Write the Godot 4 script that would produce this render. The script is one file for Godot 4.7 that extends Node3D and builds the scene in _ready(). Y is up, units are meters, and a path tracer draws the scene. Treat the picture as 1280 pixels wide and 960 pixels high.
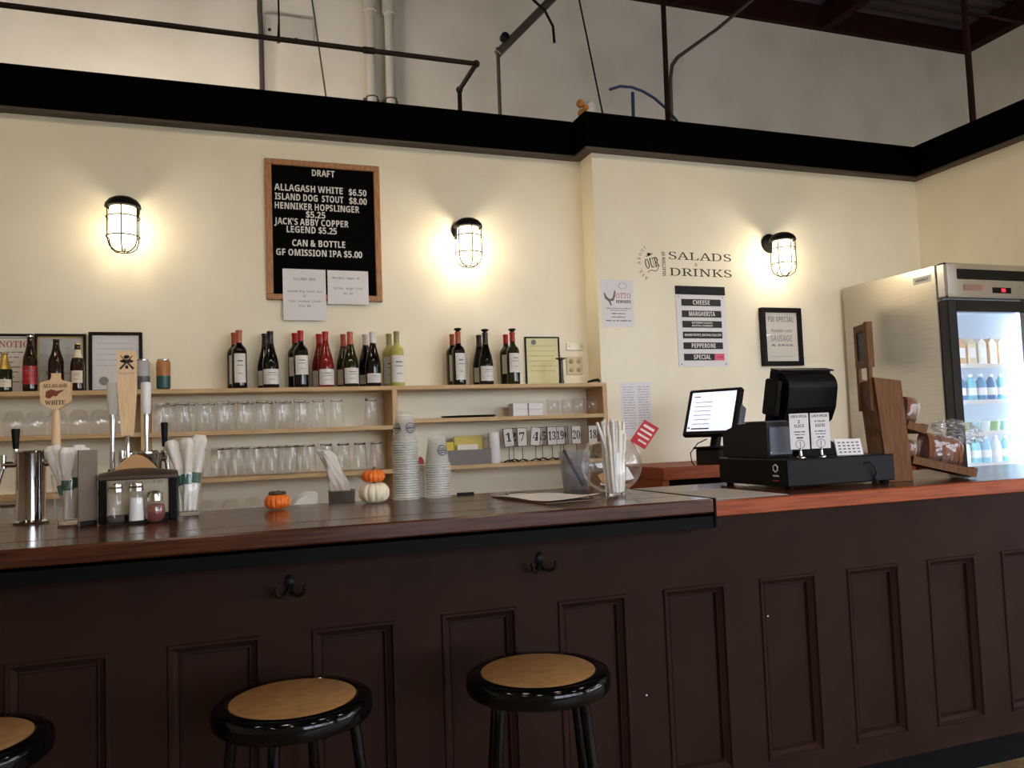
extends Node3D
# A pub bar: counter with stools, back shelves with bottles and glasses, wall lamps, cash register and drinks fridge.

const BAR_Y := 1.066
const LOW_Y := 1.047
const FACE_Z := -2.25
var M := {}
var taken := {}
var cache := {}
var fonts := {}

# ---------------------------------------------------------------- geometry helper
class G:
	var v := PackedVector3Array()
	var n := PackedVector3Array()
	var uv := PackedVector2Array()
	var ix := PackedInt32Array()

	func vert(p: Vector3, nn: Vector3, t := Vector2.ZERO) -> int:
		v.append(p); n.append(nn); uv.append(t)
		return v.size() - 1

	func tri_i(a: int, b: int, c: int) -> void:
		ix.append(a); ix.append(b); ix.append(c)

	# convex flat face, wound so that it looks along «out»
	func face(pts: Array, out: Vector3) -> void:
		var a: Vector3 = pts[0]
		var nn := Vector3.ZERO
		for i in range(1, pts.size() - 1):
			nn += (pts[i + 1] - a).cross(pts[i] - a)
		nn = nn.normalized()
		var list := pts.duplicate()
		if nn.dot(out) < 0.0:
			list.reverse()
			nn = -nn
		var s := v.size()
		for p in list:
			vert(p, nn)
		for i in range(1, list.size() - 1):
			tri_i(s, s + i, s + i + 1)

	func box(size: Vector3, c := Vector3.ZERO, b := 0.0, t := Transform3D()) -> G:
		var h := size * 0.5
		b = minf(b, minf(h.x, minf(h.y, h.z)) * 0.9)
		var o := t * c
		if b <= 0.0:
			for ax in 3:
				for s in [-1.0, 1.0]:
					var q := []
					for k in [[-1, -1], [-1, 1], [1, 1], [1, -1]]:
						var p := Vector3.ZERO
						p[ax] = s * h[ax]
						p[(ax + 1) % 3] = k[0] * h[(ax + 1) % 3]
						p[(ax + 2) % 3] = k[1] * h[(ax + 2) % 3]
						q.append(t * (c + p))
					var d := Vector3.ZERO
					d[ax] = s
					face(q, t.basis * d)
			return self
		var pt := func(sx, sy, sz, ax):
			var p := Vector3(sx * (h.x - b), sy * (h.y - b), sz * (h.z - b))
			p[ax] = [sx, sy, sz][ax] * h[ax]
			return t * (c + p)
		for ax in 3:
			for s in [-1.0, 1.0]:
				var q := []
				for k in [[-1, -1], [-1, 1], [1, 1], [1, -1]]:
					var sg := [0, 0, 0]
					sg[ax] = s; sg[(ax + 1) % 3] = k[0]; sg[(ax + 2) % 3] = k[1]
					q.append(pt.call(sg[0], sg[1], sg[2], ax))
				var d := Vector3.ZERO
				d[ax] = s
				face(q, t.basis * d)
		for ax in 3:
			var e := (ax + 1) % 3
			var f := (ax + 2) % 3
			for s1 in [-1, 1]:
				for s2 in [-1, 1]:
					var lo := [0, 0, 0]
					lo[ax] = -1; lo[e] = s1; lo[f] = s2
					var hi := lo.duplicate()
					hi[ax] = 1
					var d := Vector3.ZERO
					d[e] = s1; d[f] = s2
					face([pt.call(lo[0], lo[1], lo[2], e), pt.call(lo[0], lo[1], lo[2], f), pt.call(hi[0], hi[1], hi[2], f), pt.call(hi[0], hi[1], hi[2], e)], t.basis * d)
		for sx in [-1, 1]:
			for sy in [-1, 1]:
				for sz in [-1, 1]:
					face([pt.call(sx, sy, sz, 0), pt.call(sx, sy, sz, 1), pt.call(sx, sy, sz, 2)], t.basis * Vector3(sx, sy, sz))
		return self

	# box by its two corners
	func bb(a: Vector3, z: Vector3, b := 0.0) -> G:
		return box((z - a).abs(), (a + z) * 0.5, b)

	# profile of (radius, height) turned round y; go bottom to top on the outside
	func lathe(pr: Array, seg := 24, t := Transform3D(), from := 0.0, to := TAU) -> G:
		var m := pr.size()
		var sn := []
		for i in m - 1:
			var d: Vector2 = pr[i + 1] - pr[i]
			sn.append(Vector2(d.y, -d.x).normalized())
		for i in m - 1:
			if (pr[i + 1] - pr[i]).length() < 1e-6:
				continue
			var n0: Vector2 = sn[i]
			var n1: Vector2 = sn[i]
			if i > 0 and sn[i - 1].dot(sn[i]) > 0.7:
				n0 = (sn[i - 1] + sn[i]).normalized()
			if i < m - 2 and sn[i + 1].dot(sn[i]) > 0.7:
				n1 = (sn[i + 1] + sn[i]).normalized()
			var s := v.size()
			for k in seg + 1:
				var a := lerpf(from, to, float(k) / seg)
				var cs := Vector3(cos(a), 0, sin(a))
				vert(t * (cs * pr[i].x + Vector3(0, pr[i].y, 0)), t.basis * (cs * n0.x + Vector3(0, n0.y, 0)), Vector2(float(k) / seg, pr[i].y))
				vert(t * (cs * pr[i + 1].x + Vector3(0, pr[i + 1].y, 0)), t.basis * (cs * n1.x + Vector3(0, n1.y, 0)), Vector2(float(k) / seg, pr[i + 1].y))
			for k in seg:
				var a0 := s + k * 2
				if pr[i].x > 1e-6:
					tri_i(a0, a0 + 2, a0 + 3)
				if pr[i + 1].x > 1e-6:
					tri_i(a0, a0 + 3, a0 + 1)
		return self

	func cyl(r: float, y0: float, y1: float, seg := 20, t := Transform3D(), b := 0.0) -> G:
		if b > 0.0:
			return lathe([Vector2(0, y0), Vector2(r - b, y0), Vector2(r, y0 + b), Vector2(r, y1 - b), Vector2(r - b, y1), Vector2(0, y1)], seg, t)
		return lathe([Vector2(0, y0), Vector2(r, y0), Vector2(r, y1), Vector2(0, y1)], seg, t)

	func ball(r: Vector3, c := Vector3.ZERO, seg := 20, t := Transform3D()) -> G:
		var pr := []
		var rows := maxi(6, seg / 2)
		for i in rows + 1:
			var a := -PI / 2 + PI * i / rows
			pr.append(Vector2(cos(a) if i > 0 and i < rows else 0.0, sin(a)))
		return lathe(pr, seg, t * Transform3D(Basis.from_scale(r), c))

	# round bar along a path; r may be one number or one for each point
	func tube(path: Array, r, seg := 8, closed := false, t := Transform3D()) -> G:
		var m := path.size()
		var up := Vector3.UP
		var rings := []
		var prev := Vector3.ZERO
		for i in m:
			var a: Vector3 = path[(i - 1 + m) % m] if (i > 0 or closed) else path[i]
			var b: Vector3 = path[(i + 1) % m] if (i < m - 1 or closed) else path[i]
			var d := (b - a).normalized()
			if i == 0:
				up = Vector3.UP if absf(d.y) < 0.9 else Vector3.RIGHT
				prev = (up - d * up.dot(d)).normalized()
			else:
				prev = (prev - d * prev.dot(d)).normalized()
			var side := d.cross(prev)
			var rr: float = r[i] if r is Array else r
			var s := v.size()
			for k in seg + 1:
				var q := TAU * k / seg
				var o := prev * cos(q) + side * sin(q)
				vert(t * (path[i] + o * rr), t.basis * o, Vector2(float(k) / seg, float(i)))
			rings.append(s)
		for i in (m if closed else m - 1):
			var s0: int = rings[i]
			var s1: int = rings[(i + 1) % m]
			for k in seg:
				tri_i(s0 + k, s1 + k + 1, s0 + k + 1)
				tri_i(s0 + k, s1 + k, s1 + k + 1)
		if not closed:
			for e in [0, m - 1]:
				var d: Vector3 = (path[0] - path[1]) if e == 0 else (path[m - 1] - path[m - 2])
				var q := []
				for k in seg:
					q.append(v[rings[e] + k])
				face(q, t.basis * d)
		return self

	func ring(r: float, th: float, y := 0.0, seg := 28, sides := 6, t := Transform3D()) -> G:
		var p := []
		for i in seg:
			var a := TAU * i / seg
			p.append(Vector3(cos(a) * r, y, sin(a) * r))
		return tube(p, th, sides, true, t)

	# outline in x, y pushed from z0 to z1
	func slab(poly: Array, z0: float, z1: float, t := Transform3D()) -> G:
		var pv := PackedVector2Array(poly)
		var ids := Geometry2D.triangulate_polygon(pv)
		for side in 2:
			var z := z0 if side == 0 else z1
			for i in range(0, ids.size(), 3):
				var q := []
				for k in 3:
					var p: Vector2 = pv[ids[i + k]]
					q.append(t * Vector3(p.x, p.y, z))
				face(q, t.basis * Vector3(0, 0, signf(z - (z0 + z1) * 0.5)))
		var area := 0.0
		for i in pv.size():
			area += pv[i].cross(pv[(i + 1) % pv.size()])
		for i in pv.size():
			var a := pv[i]
			var b := pv[(i + 1) % pv.size()]
			var d := b - a
			var o := Vector2(d.y, -d.x) * signf(area)
			face([t * Vector3(a.x, a.y, z0), t * Vector3(b.x, b.y, z0), t * Vector3(b.x, b.y, z1), t * Vector3(a.x, a.y, z1)], t.basis * Vector3(o.x, o.y, 0))
		return self

	# a smooth sheet or closed body from a function of two numbers in 0..1
	func surf(nu: int, nv: int, f: Callable) -> G:
		var s := v.size()
		var e := 0.002
		for j in nv + 1:
			for i in nu + 1:
				var a := float(i) / nu
				var b := float(j) / nv
				var p: Vector3 = f.call(a, b)
				var du: Vector3 = f.call(a + e, b) - f.call(a - e, b)
				var b1 := clampf(b + e, 0.001, 0.999)
				var b0 := clampf(b - e, 0.001, 0.999)
				if du.length() < 1e-7:
					var bb_ := clampf(b, 0.004, 0.996)
					du = f.call(a + e, bb_) - f.call(a - e, bb_)
				var dv: Vector3 = f.call(a, b1) - f.call(a, b0)
				vert(p, du.cross(dv).normalized(), Vector2(a, b))
		for j in nv:
			for i in nu:
				var q := s + j * (nu + 1) + i
				tri_i(q, q + nu + 2, q + 1)
				tri_i(q, q + nu + 1, q + nu + 2)
		return self

	func mesh(m: Material) -> ArrayMesh:
		var a := []
		a.resize(Mesh.ARRAY_MAX)
		a[Mesh.ARRAY_VERTEX] = v
		a[Mesh.ARRAY_NORMAL] = n
		a[Mesh.ARRAY_TEX_UV] = uv
		a[Mesh.ARRAY_INDEX] = ix
		var am := ArrayMesh.new()
		am.add_surface_from_arrays(Mesh.PRIMITIVE_TRIANGLES, a)
		am.surface_set_material(0, m)
		return am

# ---------------------------------------------------------------- node helpers
func numbered(called: String) -> String:
	if not taken.has(called):
		taken[called] = 0
		return called
	taken[called] += 1
	return "%s_%03d" % [called, taken[called]]

func tag(o: Node, label: String, category: String, group := "") -> void:
	o.set_meta("label", label)
	o.set_meta("category", category)
	if group:
		o.set_meta("group", group)

func thing(called: String, label: String, category: String, at := Vector3.ZERO, turn := 0.0, group := "") -> Node3D:
	var o := Node3D.new()
	o.name = numbered(called)
	add_child(o)
	o.position = at
	o.rotation.y = turn
	tag(o, label, category, group)
	return o

func part(parent: Node, called: String, what, m: Material = null, at := Vector3.ZERO) -> MeshInstance3D:
	var o := MeshInstance3D.new()
	o.name = called
	o.mesh = what.mesh(m) if what is G else what
	o.cast_shadow = GeometryInstance3D.SHADOW_CASTING_SETTING_ON
	parent.add_child(o, true)
	o.position = at
	return o

func struct(called: String, what, m: Material) -> MeshInstance3D:
	var o := MeshInstance3D.new()
	o.name = called
	o.mesh = what.mesh(m) if what is G else what
	add_child(o)
	o.set_meta("kind", "structure")
	return o

# a mesh that several things share
func shared(key: String, make: Callable) -> ArrayMesh:
	if not cache.has(key):
		cache[key] = make.call()
	return cache[key]

func font_of(kind: String) -> Font:
	if not fonts.has(kind):
		var f := SystemFont.new()
		f.font_names = PackedStringArray(["Droid Serif" if kind.begins_with("serif") else ("Droid Sans Mono" if kind.begins_with("mono") else "Droid Sans")])
		if kind.ends_with("bold"):
			f.font_weight = 700
		fonts[kind] = f
	return fonts[kind]

# raised or printed lettering, facing +z, capitals «high» metres tall and the whole line «wide» metres long if that is given
func letters(parent: Node, words: String, high: float, at: Vector3, m: Material, wide := 0.0, kind := "sans_bold", deep := 0.001, called := "lettering") -> MeshInstance3D:
	var tm := TextMesh.new()
	tm.text = words
	tm.font = font_of(kind)
	tm.font_size = 32
	tm.curve_step = 2.0
	tm.pixel_size = high / (32.0 * 0.72)
	tm.depth = deep
	tm.material = m
	var o := part(parent, called, tm, null, at)
	if wide > 0.0:
		var w := tm.get_aabb().size.x
		if w > 0.0001:
			o.scale.x = wide / w
	# the line's middle is the middle of the capitals
	o.position.y -= 0.0
	return o

# rows of small unreadable print: rectangles of [x, y, w, h] lying on a sheet that faces +z
func print_rows(parent: Node, rows: Array, m: Material, z: float, called := "printed_text") -> MeshInstance3D:
	var g := G.new()
	for r in rows:
		g.box(Vector3(r[2], r[3], 0.0006), Vector3(r[0], r[1], z))
	var o := part(parent, called, g, m)
	o.set_meta("kind", "stuff")
	return o

# words like small print along a row
func word_row(rows: Array, rng: RandomNumberGenerator, x0: float, x1: float, y: float, h: float) -> void:
	var x := x0
	while x < x1 - h:
		var w := minf(rng.randf_range(1.5, 5.0) * h, x1 - x)
		rows.append([x + w / 2, y, w, h * rng.randf_range(0.6, 0.8)])
		x += w + h * 0.7

func std(col: Color, rough: float, metal := 0.0, spec := 0.5) -> StandardMaterial3D:
	var m := StandardMaterial3D.new()
	m.albedo_color = col
	m.roughness = rough
	m.metallic = metal
	m.metallic_specular = spec
	return m

func c8(r: int, g: int, b: int) -> Color:
	return Color(r / 255.0, g / 255.0, b / 255.0)

func noise_tex(seed_: int, freq: float, ramp: Array, octaves := 4, size := 512) -> NoiseTexture2D:
	var f := FastNoiseLite.new()
	f.seed = seed_
	f.noise_type = FastNoiseLite.TYPE_SIMPLEX_SMOOTH
	f.frequency = freq
	f.fractal_octaves = octaves
	var t := NoiseTexture2D.new()
	t.width = size
	t.height = size
	t.seamless = true
	t.noise = f
	if ramp.size():
		var g := Gradient.new()
		var off := PackedFloat32Array()
		var cols := PackedColorArray()
		for i in ramp.size():
			off.append(float(i) / (ramp.size() - 1))
			cols.append(ramp[i])
		g.offsets = off
		g.colors = cols
		t.color_ramp = g
	return t

func bump_tex(seed_: int, freq: float, strength: float, octaves := 3) -> NoiseTexture2D:
	var t := noise_tex(seed_, freq, [], octaves)
	t.as_normal_map = true
	t.bump_strength = strength
	return t

func textured(ramp: Array, rough: float, scale: Vector3, seed_: int, freq := 0.01, octaves := 4, metal := 0.0) -> StandardMaterial3D:
	var m := std(Color.WHITE, rough, metal)
	m.albedo_texture = noise_tex(seed_, freq, ramp, octaves)
	m.uv1_triplanar = true
	m.uv1_world_triplanar = true
	m.uv1_scale = scale
	return m

func glow(col: Color, energy: float) -> StandardMaterial3D:
	var m := std(col, 0.4)
	m.emission_enabled = true
	m.emission = col
	m.emission_energy_multiplier = energy
	return m

func clear_pane(col: Color, alpha: float, rough := 0.03) -> StandardMaterial3D:
	var m := std(Color(col.r, col.g, col.b, alpha), rough)
	m.transparency = BaseMaterial3D.TRANSPARENCY_ALPHA
	return m

func solid_glass(col: Color, rough := 0.0) -> StandardMaterial3D:
	var m := std(Color(col.r, col.g, col.b, 0.0), rough)
	m.transparency = BaseMaterial3D.TRANSPARENCY_ALPHA
	m.refraction_enabled = true
	m.refraction_scale = 0.05
	return m

func materials() -> void:
	M.wall = textured([c8(236, 225, 199), c8(240, 230, 205), c8(243, 234, 210)], 0.75, Vector3(0.5, 0.5, 0.5), 3, 0.008)
	M.upper_wall = textured([c8(222, 213, 198), c8(234, 226, 212), c8(240, 232, 220)], 0.85, Vector3(0.25, 0.25, 0.25), 5, 0.01)
	M.black_beam = std(c8(4, 3, 3), 0.8, 0.0, 0.1)
	M.beam_lip = std(c8(70, 58, 46), 0.6)
	M.deck = std(c8(70, 60, 62), 0.8)
	M.joist = std(c8(46, 24, 21), 0.7, 0.0, 0.2)
	M.floor = textured([c8(92, 72, 46), c8(128, 104, 66), c8(150, 124, 82)], 0.5, Vector3(0.6, 0.6, 0.6), 9, 0.02)
	M.room_wall = std(c8(196, 186, 168), 0.85)
	M.panel = textured([c8(38, 23, 17), c8(42, 26, 19), c8(45, 28, 21)], 0.55, Vector3(0.8, 0.8, 0.8), 11, 0.01)
	M.panel.metallic_specular = 0.16
	M.toe = std(c8(8, 7, 8), 0.7, 0.0, 0.2)
	for i in 4:
		var k: float = [0.92, 1.0, 1.1, 0.84][i]
		M["bar_wood_%d" % i] = textured([Color(0.20, 0.095, 0.055) * k, Color(0.31, 0.155, 0.09) * k, Color(0.38, 0.205, 0.125) * k], 0.2, Vector3(0.35, 6.0, 6.0), 20 + i, 0.02, 5)
		M["bar_wood_%d" % i].metallic_specular = 0.42
	M.steel_black = std(c8(7, 6, 6), 0.6, 0.0, 0.2)
	M.counter_edge = textured([c8(116, 52, 26), c8(144, 68, 34), c8(160, 80, 42)], 0.45, Vector3(0.4, 8.0, 8.0), 31, 0.02)
	M.counter_edge.metallic_specular = 0.3
	M.shelf_wood = textured([c8(178, 140, 94), c8(196, 160, 112), c8(208, 174, 126)], 0.55, Vector3(0.5, 10.0, 10.0), 33, 0.02)
	M.upright_wood = textured([c8(178, 140, 94), c8(196, 160, 112), c8(208, 174, 126)], 0.55, Vector3(10.0, 0.5, 10.0), 34, 0.02)
	M.oak = textured([c8(136, 88, 50), c8(164, 112, 68), c8(182, 130, 84)], 0.5, Vector3(6.0, 1.0, 6.0), 35, 0.02)
	M.rack_wood = textured([c8(82, 52, 29), c8(106, 70, 41), c8(122, 85, 53)], 0.55, Vector3(10.0, 0.7, 10.0), 36, 0.02)
	M.rack_wood.metallic_specular = 0.25
	M.felt = std(c8(7, 7, 7), 0.9, 0.0, 0.15)
	M.white_letter = std(c8(226, 222, 216), 0.5)
	M.paper = std(c8(226, 222, 222), 0.8)
	M.paper_warm = std(c8(226, 218, 204), 0.8)
	M.ink = std(c8(28, 26, 28), 0.7)
	M.grey_ink = std(c8(120, 116, 118), 0.7)
	M.brown_ink = std(c8(52, 40, 32), 0.7)
	M.red_ink = std(c8(176, 40, 44), 0.7)
	M.stool_black = std(c8(5, 5, 6), 0.08, 0.0, 0.4)
	M.stool_seat = textured([c8(118, 84, 48), c8(142, 104, 62), c8(154, 116, 72)], 0.5, Vector3(3, 3, 3), 41, 0.015)
	M.chrome = std(c8(214, 212, 208), 0.1, 1.0)
	M.stainless = textured([c8(184, 178, 170), c8(192, 186, 178), c8(199, 193, 185)], 0.26, Vector3(0.4, 18.0, 0.4), 77, 0.02, 3, 1.0)
	M.iron = std(c8(12, 10, 10), 0.5, 0.0, 0.3)
	M.rust_metal = std(c8(40, 29, 21), 0.5, 0.2, 0.3)
	M.black_plastic = std(c8(10, 10, 10), 0.45, 0.0, 0.26)
	M.dark_plastic = std(c8(30, 28, 28), 0.5, 0.0, 0.28)
	M.blue_plastic_and_sheen = std(c8(70, 76, 90), 0.4)  # plain on the card reader; on the printer it holds a daylight sheen
	M.black_frame = std(c8(14, 10, 9), 0.45, 0.0, 0.3)
	M.glass = clear_pane(Color(0.95, 0.96, 0.94), 0.012, 0.0)
	M.thick_glass = solid_glass(Color(1, 1, 1))
	M.pane = clear_pane(Color(1, 1, 1), 0.06)
	M.bag = clear_pane(Color(1, 1, 1), 0.05, 0.08)
	M.cup_plastic = clear_pane(Color(0.97, 0.97, 1.0), 0.10, 0.06)
	M.grey_plastic = clear_pane(Color(0.62, 0.62, 0.66), 0.32, 0.2)
	M.cloth = std(c8(222, 214, 204), 0.9)
	M.green_band = std(c8(18, 78, 56), 0.7)
	M.ground_pepper = std(c8(60, 54, 48), 0.9)
	M.salt = std(c8(236, 234, 230), 0.9)
	M.pepper_flakes = textured([c8(70, 22, 14), c8(120, 44, 28), c8(160, 92, 52)], 0.9, Vector3(30, 30, 30), 47, 0.06)
	M.orange = textured([c8(214, 92, 18), c8(232, 112, 26), c8(236, 124, 36)], 0.5, Vector3(6, 6, 6), 49, 0.02)
	M.white_pumpkin = std(c8(232, 220, 190), 0.5)
	M.stem = std(c8(96, 84, 50), 0.8)
	M.light_wood = textured([c8(212, 174, 130), c8(222, 188, 146), c8(230, 198, 158)], 0.45, Vector3(12, 1.2, 12), 51, 0.02)
	M.kraft = std(c8(178, 136, 92), 0.85)
	M.dark_glass = std(c8(10, 8, 6), 0.06)
	M.green_glass = std(c8(30, 34, 12), 0.06)
	M.brown_glass = std(c8(38, 18, 8), 0.06)
	M.rose = std(c8(118, 22, 18), 0.06)
	M.white_wine = std(c8(176, 170, 96), 0.05)
	M.label_white = std(c8(220, 214, 206), 0.7)
	M.label_cream = std(c8(222, 208, 180), 0.7)
	M.capsule_copper = std(c8(176, 88, 58), 0.35)
	M.capsule_dark = std(c8(38, 30, 22), 0.35)
	M.capsule_red = std(c8(170, 26, 28), 0.35)
	M.capsule_white = std(c8(216, 208, 206), 0.35)
	M.capsule_olive = std(c8(150, 142, 80), 0.35)
	M.gold = std(c8(196, 164, 86), 0.3, 0.7)
	M.bread = textured([c8(84, 42, 20), c8(120, 66, 32), c8(146, 90, 48)], 0.8, Vector3(14, 14, 14), 55, 0.03)
	M.white_plastic = std(c8(226, 224, 222), 0.45)
	M.pvc = std(c8(206, 200, 190), 0.5)
	M.conduit = std(c8(96, 88, 80), 0.45, 0.4)
	M.blue_cable = std(c8(28, 52, 92), 0.5)
	M.leaf = textured([c8(40, 70, 24), c8(66, 104, 36), c8(96, 134, 52)], 0.8, Vector3(2, 2, 2), 57, 0.05)
	M.bark = std(c8(84, 66, 50), 0.9)
	M.outside_ground = std(c8(150, 146, 138), 0.9)

# ---------------------------------------------------------------- the scene
func _ready() -> void:
	var cam := Camera3D.new()
	cam.name = "camera"
	cam.fov = rad_to_deg(2.0 * atan(480.0 / 1000.0))
	cam.near = 0.05
	cam.far = 200.0
	cam.transform = Transform3D(Basis(Vector3.UP, deg_to_rad(-19.5217)) * Basis(Vector3.RIGHT, deg_to_rad(3.5375)) * Basis(Vector3.BACK, deg_to_rad(-2.1263)), Vector3(0, 1.29, 0))
	add_child(cam)
	cam.current = true
	var env := Environment.new()
	env.tonemap_mode = Environment.TONE_MAPPER_LINEAR
	env.tonemap_exposure = 1.0
	env.background_mode = Environment.BG_SKY
	var sky := Sky.new()
	var sm := ProceduralSkyMaterial.new()
	sm.sky_top_color = c8(204, 218, 240)
	sm.sky_horizon_color = c8(232, 238, 246)
	sm.ground_horizon_color = c8(150, 150, 146)
	sm.ground_bottom_color = c8(110, 108, 102)
	sm.sun_angle_max = 0.0
	sm.energy_multiplier = SKY_ENERGY
	sky.sky_material = sm
	env.sky = sky
	env.sdfgi_enabled = true
	env.ssao_enabled = true
	env.ssil_enabled = true
	var we := WorldEnvironment.new()
	we.name = "world_environment"
	we.environment = env
	add_child(we)
	materials()
	shell()
	overhead()
	bar()
	shelves()
	wall_lamps()
	unseen_pendants()
	wall_signs()
	stools()
	bottles_and_frames()
	glassware()
	right_bay()
	back_counter()
	fridge()
	register()
	bread_rack()
	taps()
	bar_top_things()

const SKY_ENERGY := 14.0
const LAMP_ENERGY := [0.075, 0.15, 0.15]
const LAMP_GLOW := 2.4

# ---------------------------------------------------------------- room
func shell() -> void:
	struct("floor", G.new().bb(Vector3(-4.3, -0.1, -6.2), Vector3(7.5, 0, 3.4)), M.floor)
	# the partition with its step forward and its return on the right
	struct("wall_back", G.new().bb(Vector3(-4.2, 0, -4.57), Vector3(2.08, 3.0, -4.45)), M.wall)
	struct("wall_step", G.new().bb(Vector3(2.08, 0, -4.57), Vector3(4.72, 3.0, -4.28)), M.wall)
	struct("wall_return", G.new().bb(Vector3(4.60, 0, -4.28), Vector3(4.72, 3.0, -2.6)), M.wall)
	# black fascia that caps the partition, with a lighter lip along its lower edge
	var f := G.new()
	var lip := G.new()
	for s in [[Vector3(-4.2, 2.97, -4.57), Vector3(2.01, 3.185, -4.38)], [Vector3(2.01, 2.97, -4.57), Vector3(4.72, 3.185, -4.21)], [Vector3(4.53, 2.97, -4.21), Vector3(4.72, 3.185, -2.6)]]:
		f.bb(s[0], s[1], 0.004)
	for s in [[Vector3(-4.2, 2.96, -4.45), Vector3(2.012, 2.972, -4.382)], [Vector3(2.012, 2.96, -4.45), Vector3(4.60, 2.972, -4.212)], [Vector3(4.532, 2.96, -4.21), Vector3(4.60, 2.972, -2.6)]]:
		lip.bb(s[0], s[1])
	var fo := struct("trim_1", f, M.black_beam)
	part(fo, "lower_lip", lip, M.beam_lip)
	# the hall beyond and above the partition
	struct("wall_far", G.new().bb(Vector3(-4.3, 0, -6.2), Vector3(7.5, 5.6, -6.0)), M.upper_wall)
	struct("wall_left", G.new().bb(Vector3(-4.4, 0, -6.2), Vector3(-4.2, 5.6, 3.4)), M.room_wall)
	# unseen shop front behind the viewer, its windows placed to light the bar frontally
	var rw := G.new()
	rw.bb(Vector3(-4.3, 0, 3.2), Vector3(0.9, 5.6, 3.4))
	rw.bb(Vector3(6.6, 0, 3.2), Vector3(7.45, 5.6, 3.4))
	rw.bb(Vector3(0.9, 0, 3.2), Vector3(6.6, 0.5, 3.4))
	rw.bb(Vector3(0.9, 3.1, 3.2), Vector3(6.6, 5.6, 3.4))
	struct("wall_rear", rw, M.room_wall)
	var rf := G.new()
	rf.bb(Vector3(0.9, 0.5, 3.22), Vector3(6.6, 0.56, 3.36)).bb(Vector3(0.9, 3.04, 3.22), Vector3(6.6, 3.1, 3.36))
	for k in 5:
		var x: float = lerpf(0.9, 6.52, k / 4.0)
		rf.bb(Vector3(x, 0.56, 3.22), Vector3(x + 0.08, 3.04, 3.36))
	var wn2 := struct("unseen_window_2", rf, M.black_frame)
	for k in 4:
		part(wn2, "pane", G.new().bb(Vector3(lerpf(0.9, 6.52, k / 4.0) + 0.08, 0.56, 3.285), Vector3(lerpf(0.9, 6.52, (k + 1) / 4.0), 3.04, 3.291)), M.pane)
	# window wall on the right
	var z0 := -1.9
	var z1 := 2.6
	var y0 := 0.5
	var y1 := 3.3
	var w := G.new()
	w.bb(Vector3(7.25, 0, -6.2), Vector3(7.45, 5.6, z0))
	w.bb(Vector3(7.25, 0, z1), Vector3(7.45, 5.6, 3.2))
	w.bb(Vector3(7.25, 0, z0), Vector3(7.45, y0, z1))
	w.bb(Vector3(7.25, y1, z0), Vector3(7.45, 5.6, z1))
	struct("wall_right", w, M.upper_wall)
	var fr := G.new()
	fr.bb(Vector3(7.26, y0, z0), Vector3(7.40, y0 + 0.06, z1))
	fr.bb(Vector3(7.26, y1 - 0.06, z0), Vector3(7.40, y1, z1))
	for k in 5:
		var z: float = lerpf(z0, z1 - 0.06, k / 4.0)
		fr.bb(Vector3(7.26, y0 + 0.06, z), Vector3(7.40, y1 - 0.06, z + 0.06))
	var wn := struct("window_1", fr, M.black_frame)
	for k in 4:
		var za: float = lerpf(z0, z1 - 0.06, k / 4.0) + 0.06
		var zb: float = lerpf(z0, z1 - 0.06, (k + 1) / 4.0)
		part(wn, "pane", G.new().bb(Vector3(7.325, y0 + 0.06, za), Vector3(7.331, y1 - 0.06, zb)), M.pane)
	# ribbed metal roof deck on joists
	var c := G.new()
	c.bb(Vector3(-4.3, 5.30, -6.2), Vector3(7.5, 5.6, 3.4))
	var ce := struct("ceiling", c, M.deck)
	var rib := shared("rib", func(): return G.new().slab([Vector2(-0.035, 0), Vector2(-0.02, -0.05), Vector2(0.02, -0.05), Vector2(0.035, 0)], -5.9, 5.9, Transform3D(Basis(Vector3.UP, PI / 2), Vector3.ZERO)).mesh(M.deck))
	for k in 26:
		part(ce, "deck_rib", rib, null, Vector3(1.6, 5.30, -5.95 + k * 0.152))
	var joist := shared("joist", func():
		var g := G.new()
		g.bb(Vector3(-0.05, 5.03, -6.0), Vector3(0.05, 5.055, 3.2))
		g.bb(Vector3(-0.05, 5.22, -6.0), Vector3(0.05, 5.25, 3.2))
		g.bb(Vector3(-0.008, 5.05, -6.0), Vector3(0.008, 5.23, 3.2))
		return g.mesh(M.joist))
	for x in [-2.8, -1.16, 0.48, 2.12, 3.80, 5.42, 7.18]:
		part(ce, "joist", joist, null, Vector3(x, 0, 0))
	part(ce, "ledger", G.new().bb(Vector3(-4.2, 5.03, -6.0), Vector3(7.25, 5.30, -5.94)), M.joist)
	part(ce, "ledger", G.new().bb(Vector3(7.18, 5.03, -6.0), Vector3(7.25, 5.30, 3.2)), M.joist)
	# unseen kitchen lamp behind the partition, placed to light the far upper wall
	var lamp := thing("unseen_fluorescent_lamp", "unseen long fluorescent tube lamp behind the partition, lighting the upper wall", "lamp", Vector3(-0.6, 2.62, -4.72))
	part(lamp, "housing", G.new().box(Vector3(1.3, 0.05, 0.10), Vector3(0, -0.05, 0), 0.01), M.white_plastic)
	part(lamp, "tube_lamp", G.new().tube([Vector3(-0.6, 0, 0), Vector3(0.6, 0, 0)], 0.016, 10), glow(c8(255, 240, 220), 4.0))
	for s in [-1, 1]:
		part(lamp, "bracket", G.new().bb(Vector3(0.5 * s - 0.02, -0.09, -0.04), Vector3(0.5 * s + 0.02, -0.07, 0.15)), M.conduit)
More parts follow.
